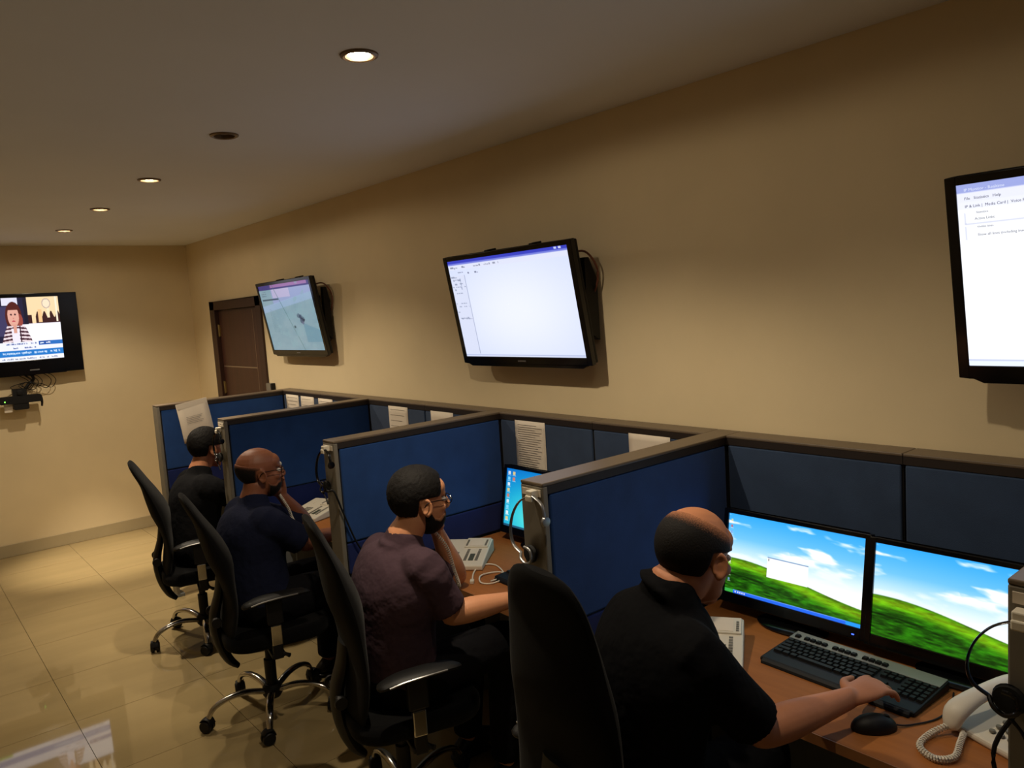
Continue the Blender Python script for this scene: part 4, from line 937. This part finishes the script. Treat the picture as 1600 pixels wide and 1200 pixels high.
    if hair == 'full':
        def off(p):
            m = sst(0.062, 0.050, p.x-0.30*max(0, p.z-0.06))                       # front hairline
            m = max(m*1.0, sst(0.085, 0.10, p.z)*sst(0.085, 0.07, p.x))
            low = -0.012+0.55*(p.x+0.02) if p.x > -0.02 else -0.050+0.0*p.x
            m *= sst(low-0.010, low+0.008, p.z)
            m *= ear(p); return m, -0.009+sst(0, 0.4, m)*0.0105+m*(0.004+0.008*sst(0.02, 0.11, p.z))+nz(p)*m*0.0015
    elif hair == 'ring':                                                        # bald crown, short hair at sides and nape
        def off(p):
            crown = sst(0.112, 0.030, p.z+0.40*(p.x+0.03)); low = -0.010+0.6*(p.x+0.02) if p.x > -0.02 else -0.036
            side = sst(0.055, 0.03, p.x); m = crown*side*sst(low-0.010, low+0.008, p.z)
            m *= ear(p); return m, -0.009+sst(0, 0.25, m)*0.0095+m*0.004
    elif hair == 'stubble':
        def off(p):
            crown = sst(0.045, 0.015, p.z+0.2*(p.x+0.02)); low = -0.045
            m = crown*sst(0.01, -0.04, p.x)*sst(low-0.01, low+0.008, p.z)*ear(p); return m*0.75, -0.009+sst(0, 0.25, m)*0.0095+m*0.001
    link('hair', shell(M2, hc, hr, off), 'hair_on_'+skin, t)
    if beard:
        def boff(p):
            top = float(np.interp(p.x, (-0.01, 0.012, 0.03, 0.055, 0.07), (0.0, -0.022, -0.058, -0.068, -0.055)))
            if abs(p.y) < 0.03 and p.x > 0.065: top = -0.045
            m = sst(top+0.012, top-0.010, p.z)*sst(-0.012, 0.004, p.x)
            if beard == 'goatee': m *= sst(0.015, 0.035, p.x)
            m *= 1-0.95*sst(0.024, 0.014, abs(p.y))*sst(0.014, 0.006, abs(p.z+0.064))*sst(0.05, 0.07, p.x)
            return m, -0.009+sst(0, 0.3, m)*0.0095+m*0.004
        link('beard', shell(M2, (0.032, 0, -0.050), (0.060, 0.0605, 0.068), boff), 'hair_on_'+skin, t)
    if glasses:
        gl = thing_child(t, M2)
    return t
def thing_child(t, M2):
    fr = []
    for s in (-1, 1):
        cx, cy, cz = 0.100, s*0.033, 0.004
        fr.append(xf(tube([(cx-0.004*abs(math.sin(a)), cy+0.026*math.cos(a), cz+0.017*math.sin(a)) for a in [2*pi*k/18 for k in range(19)]], 0.0017, n=6), M2))
        fr.append(xf(tube([(0.096, s*0.060, 0.010), (0.084, s*0.076, 0.012), (0.0, s*0.088, 0.012), (-0.02, s*0.088, -0.004)], 0.0018, n=6, k=4), M2))
    fr.append(xf(tube([(0.100, -0.008, 0.008), (0.104, 0, 0.010), (0.100, 0.008, 0.008)], 0.0016, n=6), M2))
    o = obj('glasses', fr, 'black_gloss', t, smooth=True)
    for s in (-1, 1): obj('hinge', xf(box(0.090, 0.095, s*0.066-0.002, s*0.066+0.002, 0.008, 0.014), M2), 'silver', o)
    return o
def handset_phone(label, M, cord):
    """telephone handset held in a hand: local X along the handset from ear (+) to mouth (-), -Y against the cheek"""
    t = thing('telephone_handset', label, 'handset', M.translation)
    R_ = M.to_3x3().to_4x4()
    obj('grip', xf(tube([(0.095, -0.022, 0), (0.085, -0.008, 0), (0.04, 0.010, 0), (0, 0.014, 0), (-0.04, 0.010, 0), (-0.085, -0.008, 0), (-0.095, -0.022, 0)], [(0.020, 0.012), (0.025, 0.015), (0.019, 0.011), (0.018, 0.011), (0.019, 0.011), (0.025, 0.015), (0.020, 0.012)], n=16, k=3, ref=(0, 0, 1), cap='round'), R_), 'phone_white', t, smooth=True)
    obj('coiled_cord', helix([Vector(p)-M.translation for p in cord], 0.0055, 0.0022, 52), 'phone_white', t, smooth=True)
    return t
# balding man in black, nearest
person('balding man in a black shirt at the landscape monitors, right hand on the keyboard', (-1.085, 1.25, 0.60), (-1.030, 1.160, 1.140), (-0.955, 1.140, 1.207), 0.26, -0.05,
       dict(elbow=(-0.930, 0.985, 0.815), wrist=(-0.655, 0.916, 0.812), d=(0.93, -0.20, 0.06), n=(0, 0.1, -1), curl=(0.30, 0.5, 0.35), spread=0.2, shR=(0.01, 0.015, -0.02)),
       dict(elbow=(-0.93, 1.40, 0.85), wrist=(-0.76, 1.19, 0.685), d=(0.5, -0.8, -0.2), n=(0, 0, -1), shR=(0.055, -0.05, -0.065)), 'skin_tan', 'cloth_black', 'ring', bulk=1.0, knee_dx=0.36, twist=-0.46)
# bearded man with glasses on the phone
person('bearded man with glasses in a plum short-sleeved shirt, left hand at his ear', (-1.10, 2.40, 0.545), (-1.055, 2.335, 1.040), (-0.985, 2.315, 1.165), 0.04, -0.16,
       dict(elbow=(-0.975, 2.175, 0.785), wrist=(-0.745, 2.085, 0.797), d=(0.9, 0.1, -0.03), n=(0, 0, -1)),
       dict(elbow=(-0.745, 2.47, 0.79), wrist=(-0.840, 2.440, 1.000), d=(-0.32, -0.12, 0.93), n=(-0.25, -0.95, 0.0), curl=(0.7, 0.9, 0.5)), 'skin_light', 'cloth_plum', 'full', beard='full', glasses=True, bulk=1.0)
handset_phone('white handset held to the bearded man\'s ear, cord hanging down', Matrix.Translation((-0.940, 2.412, 1.105)) @ Matrix.Rotation(-0.95, 4, 'Y'),
              [(-0.885, 2.395, 1.02), (-0.845, 2.375, 0.95), (-0.820, 2.375, 0.86), (-0.77, 2.42, 0.765), (-0.74, 2.50, 0.752), (-0.66, 2.60, 0.752)])
# bald man in navy on the phone
person('bald man with glasses in a navy shirt, holding a phone to his ear', (-1.16, 3.53, 0.535), (-1.120, 3.565, 1.000), (-1.072, 3.565, 1.130), 0.0, -0.16,
       dict(elbow=(-0.95, 3.40, 0.79), wrist=(-0.73, 3.48, 0.780), d=(0.9, 0.2, -0.03), n=(0, 0, -1)),
       dict(elbow=(-0.80, 3.73, 0.79), wrist=(-0.920, 3.705, 0.965), d=(-0.30, -0.12, 0.93), n=(-0.25, -0.95, 0.0), curl=(0.7, 0.9, 0.5)), 'skin_deep', 'cloth_navy', 'stubble', beard='goatee', glasses=True, bulk=1.06)
handset_phone('white handset at the bald man\'s mouth, cord hanging over his chest', Matrix.Translation((-1.005, 3.662, 1.065)) @ Matrix.Rotation(-0.95, 4, 'Y'),
              [(-0.955, 3.645, 0.985), (-0.93, 3.62, 0.92), (-0.90, 3.63, 0.84), (-0.82, 3.69, 0.765), (-0.76, 3.80, 0.752), (-0.70, 3.92, 0.752)])
# farthest man
person('farthest man with black hair and dark jacket, facing away', (-1.07, 4.67, 0.53), (-1.005, 4.705, 0.975), (-0.940, 4.72, 1.105), 0.10, 0.25,
       dict(elbow=(-0.83, 4.53, 0.79), wrist=(-0.62, 4.62, 0.79), d=(0.9, 0.2, -0.03), n=(0, 0, -1)),
       dict(elbow=(-0.80, 4.88, 0.79), wrist=(-0.60, 4.85, 0.79), d=(0.9, -0.2, -0.03), n=(0, 0, -1)), 'skin_tan', 'cloth_charcoal', 'full', voxel=0.006, long_sleeve=True)
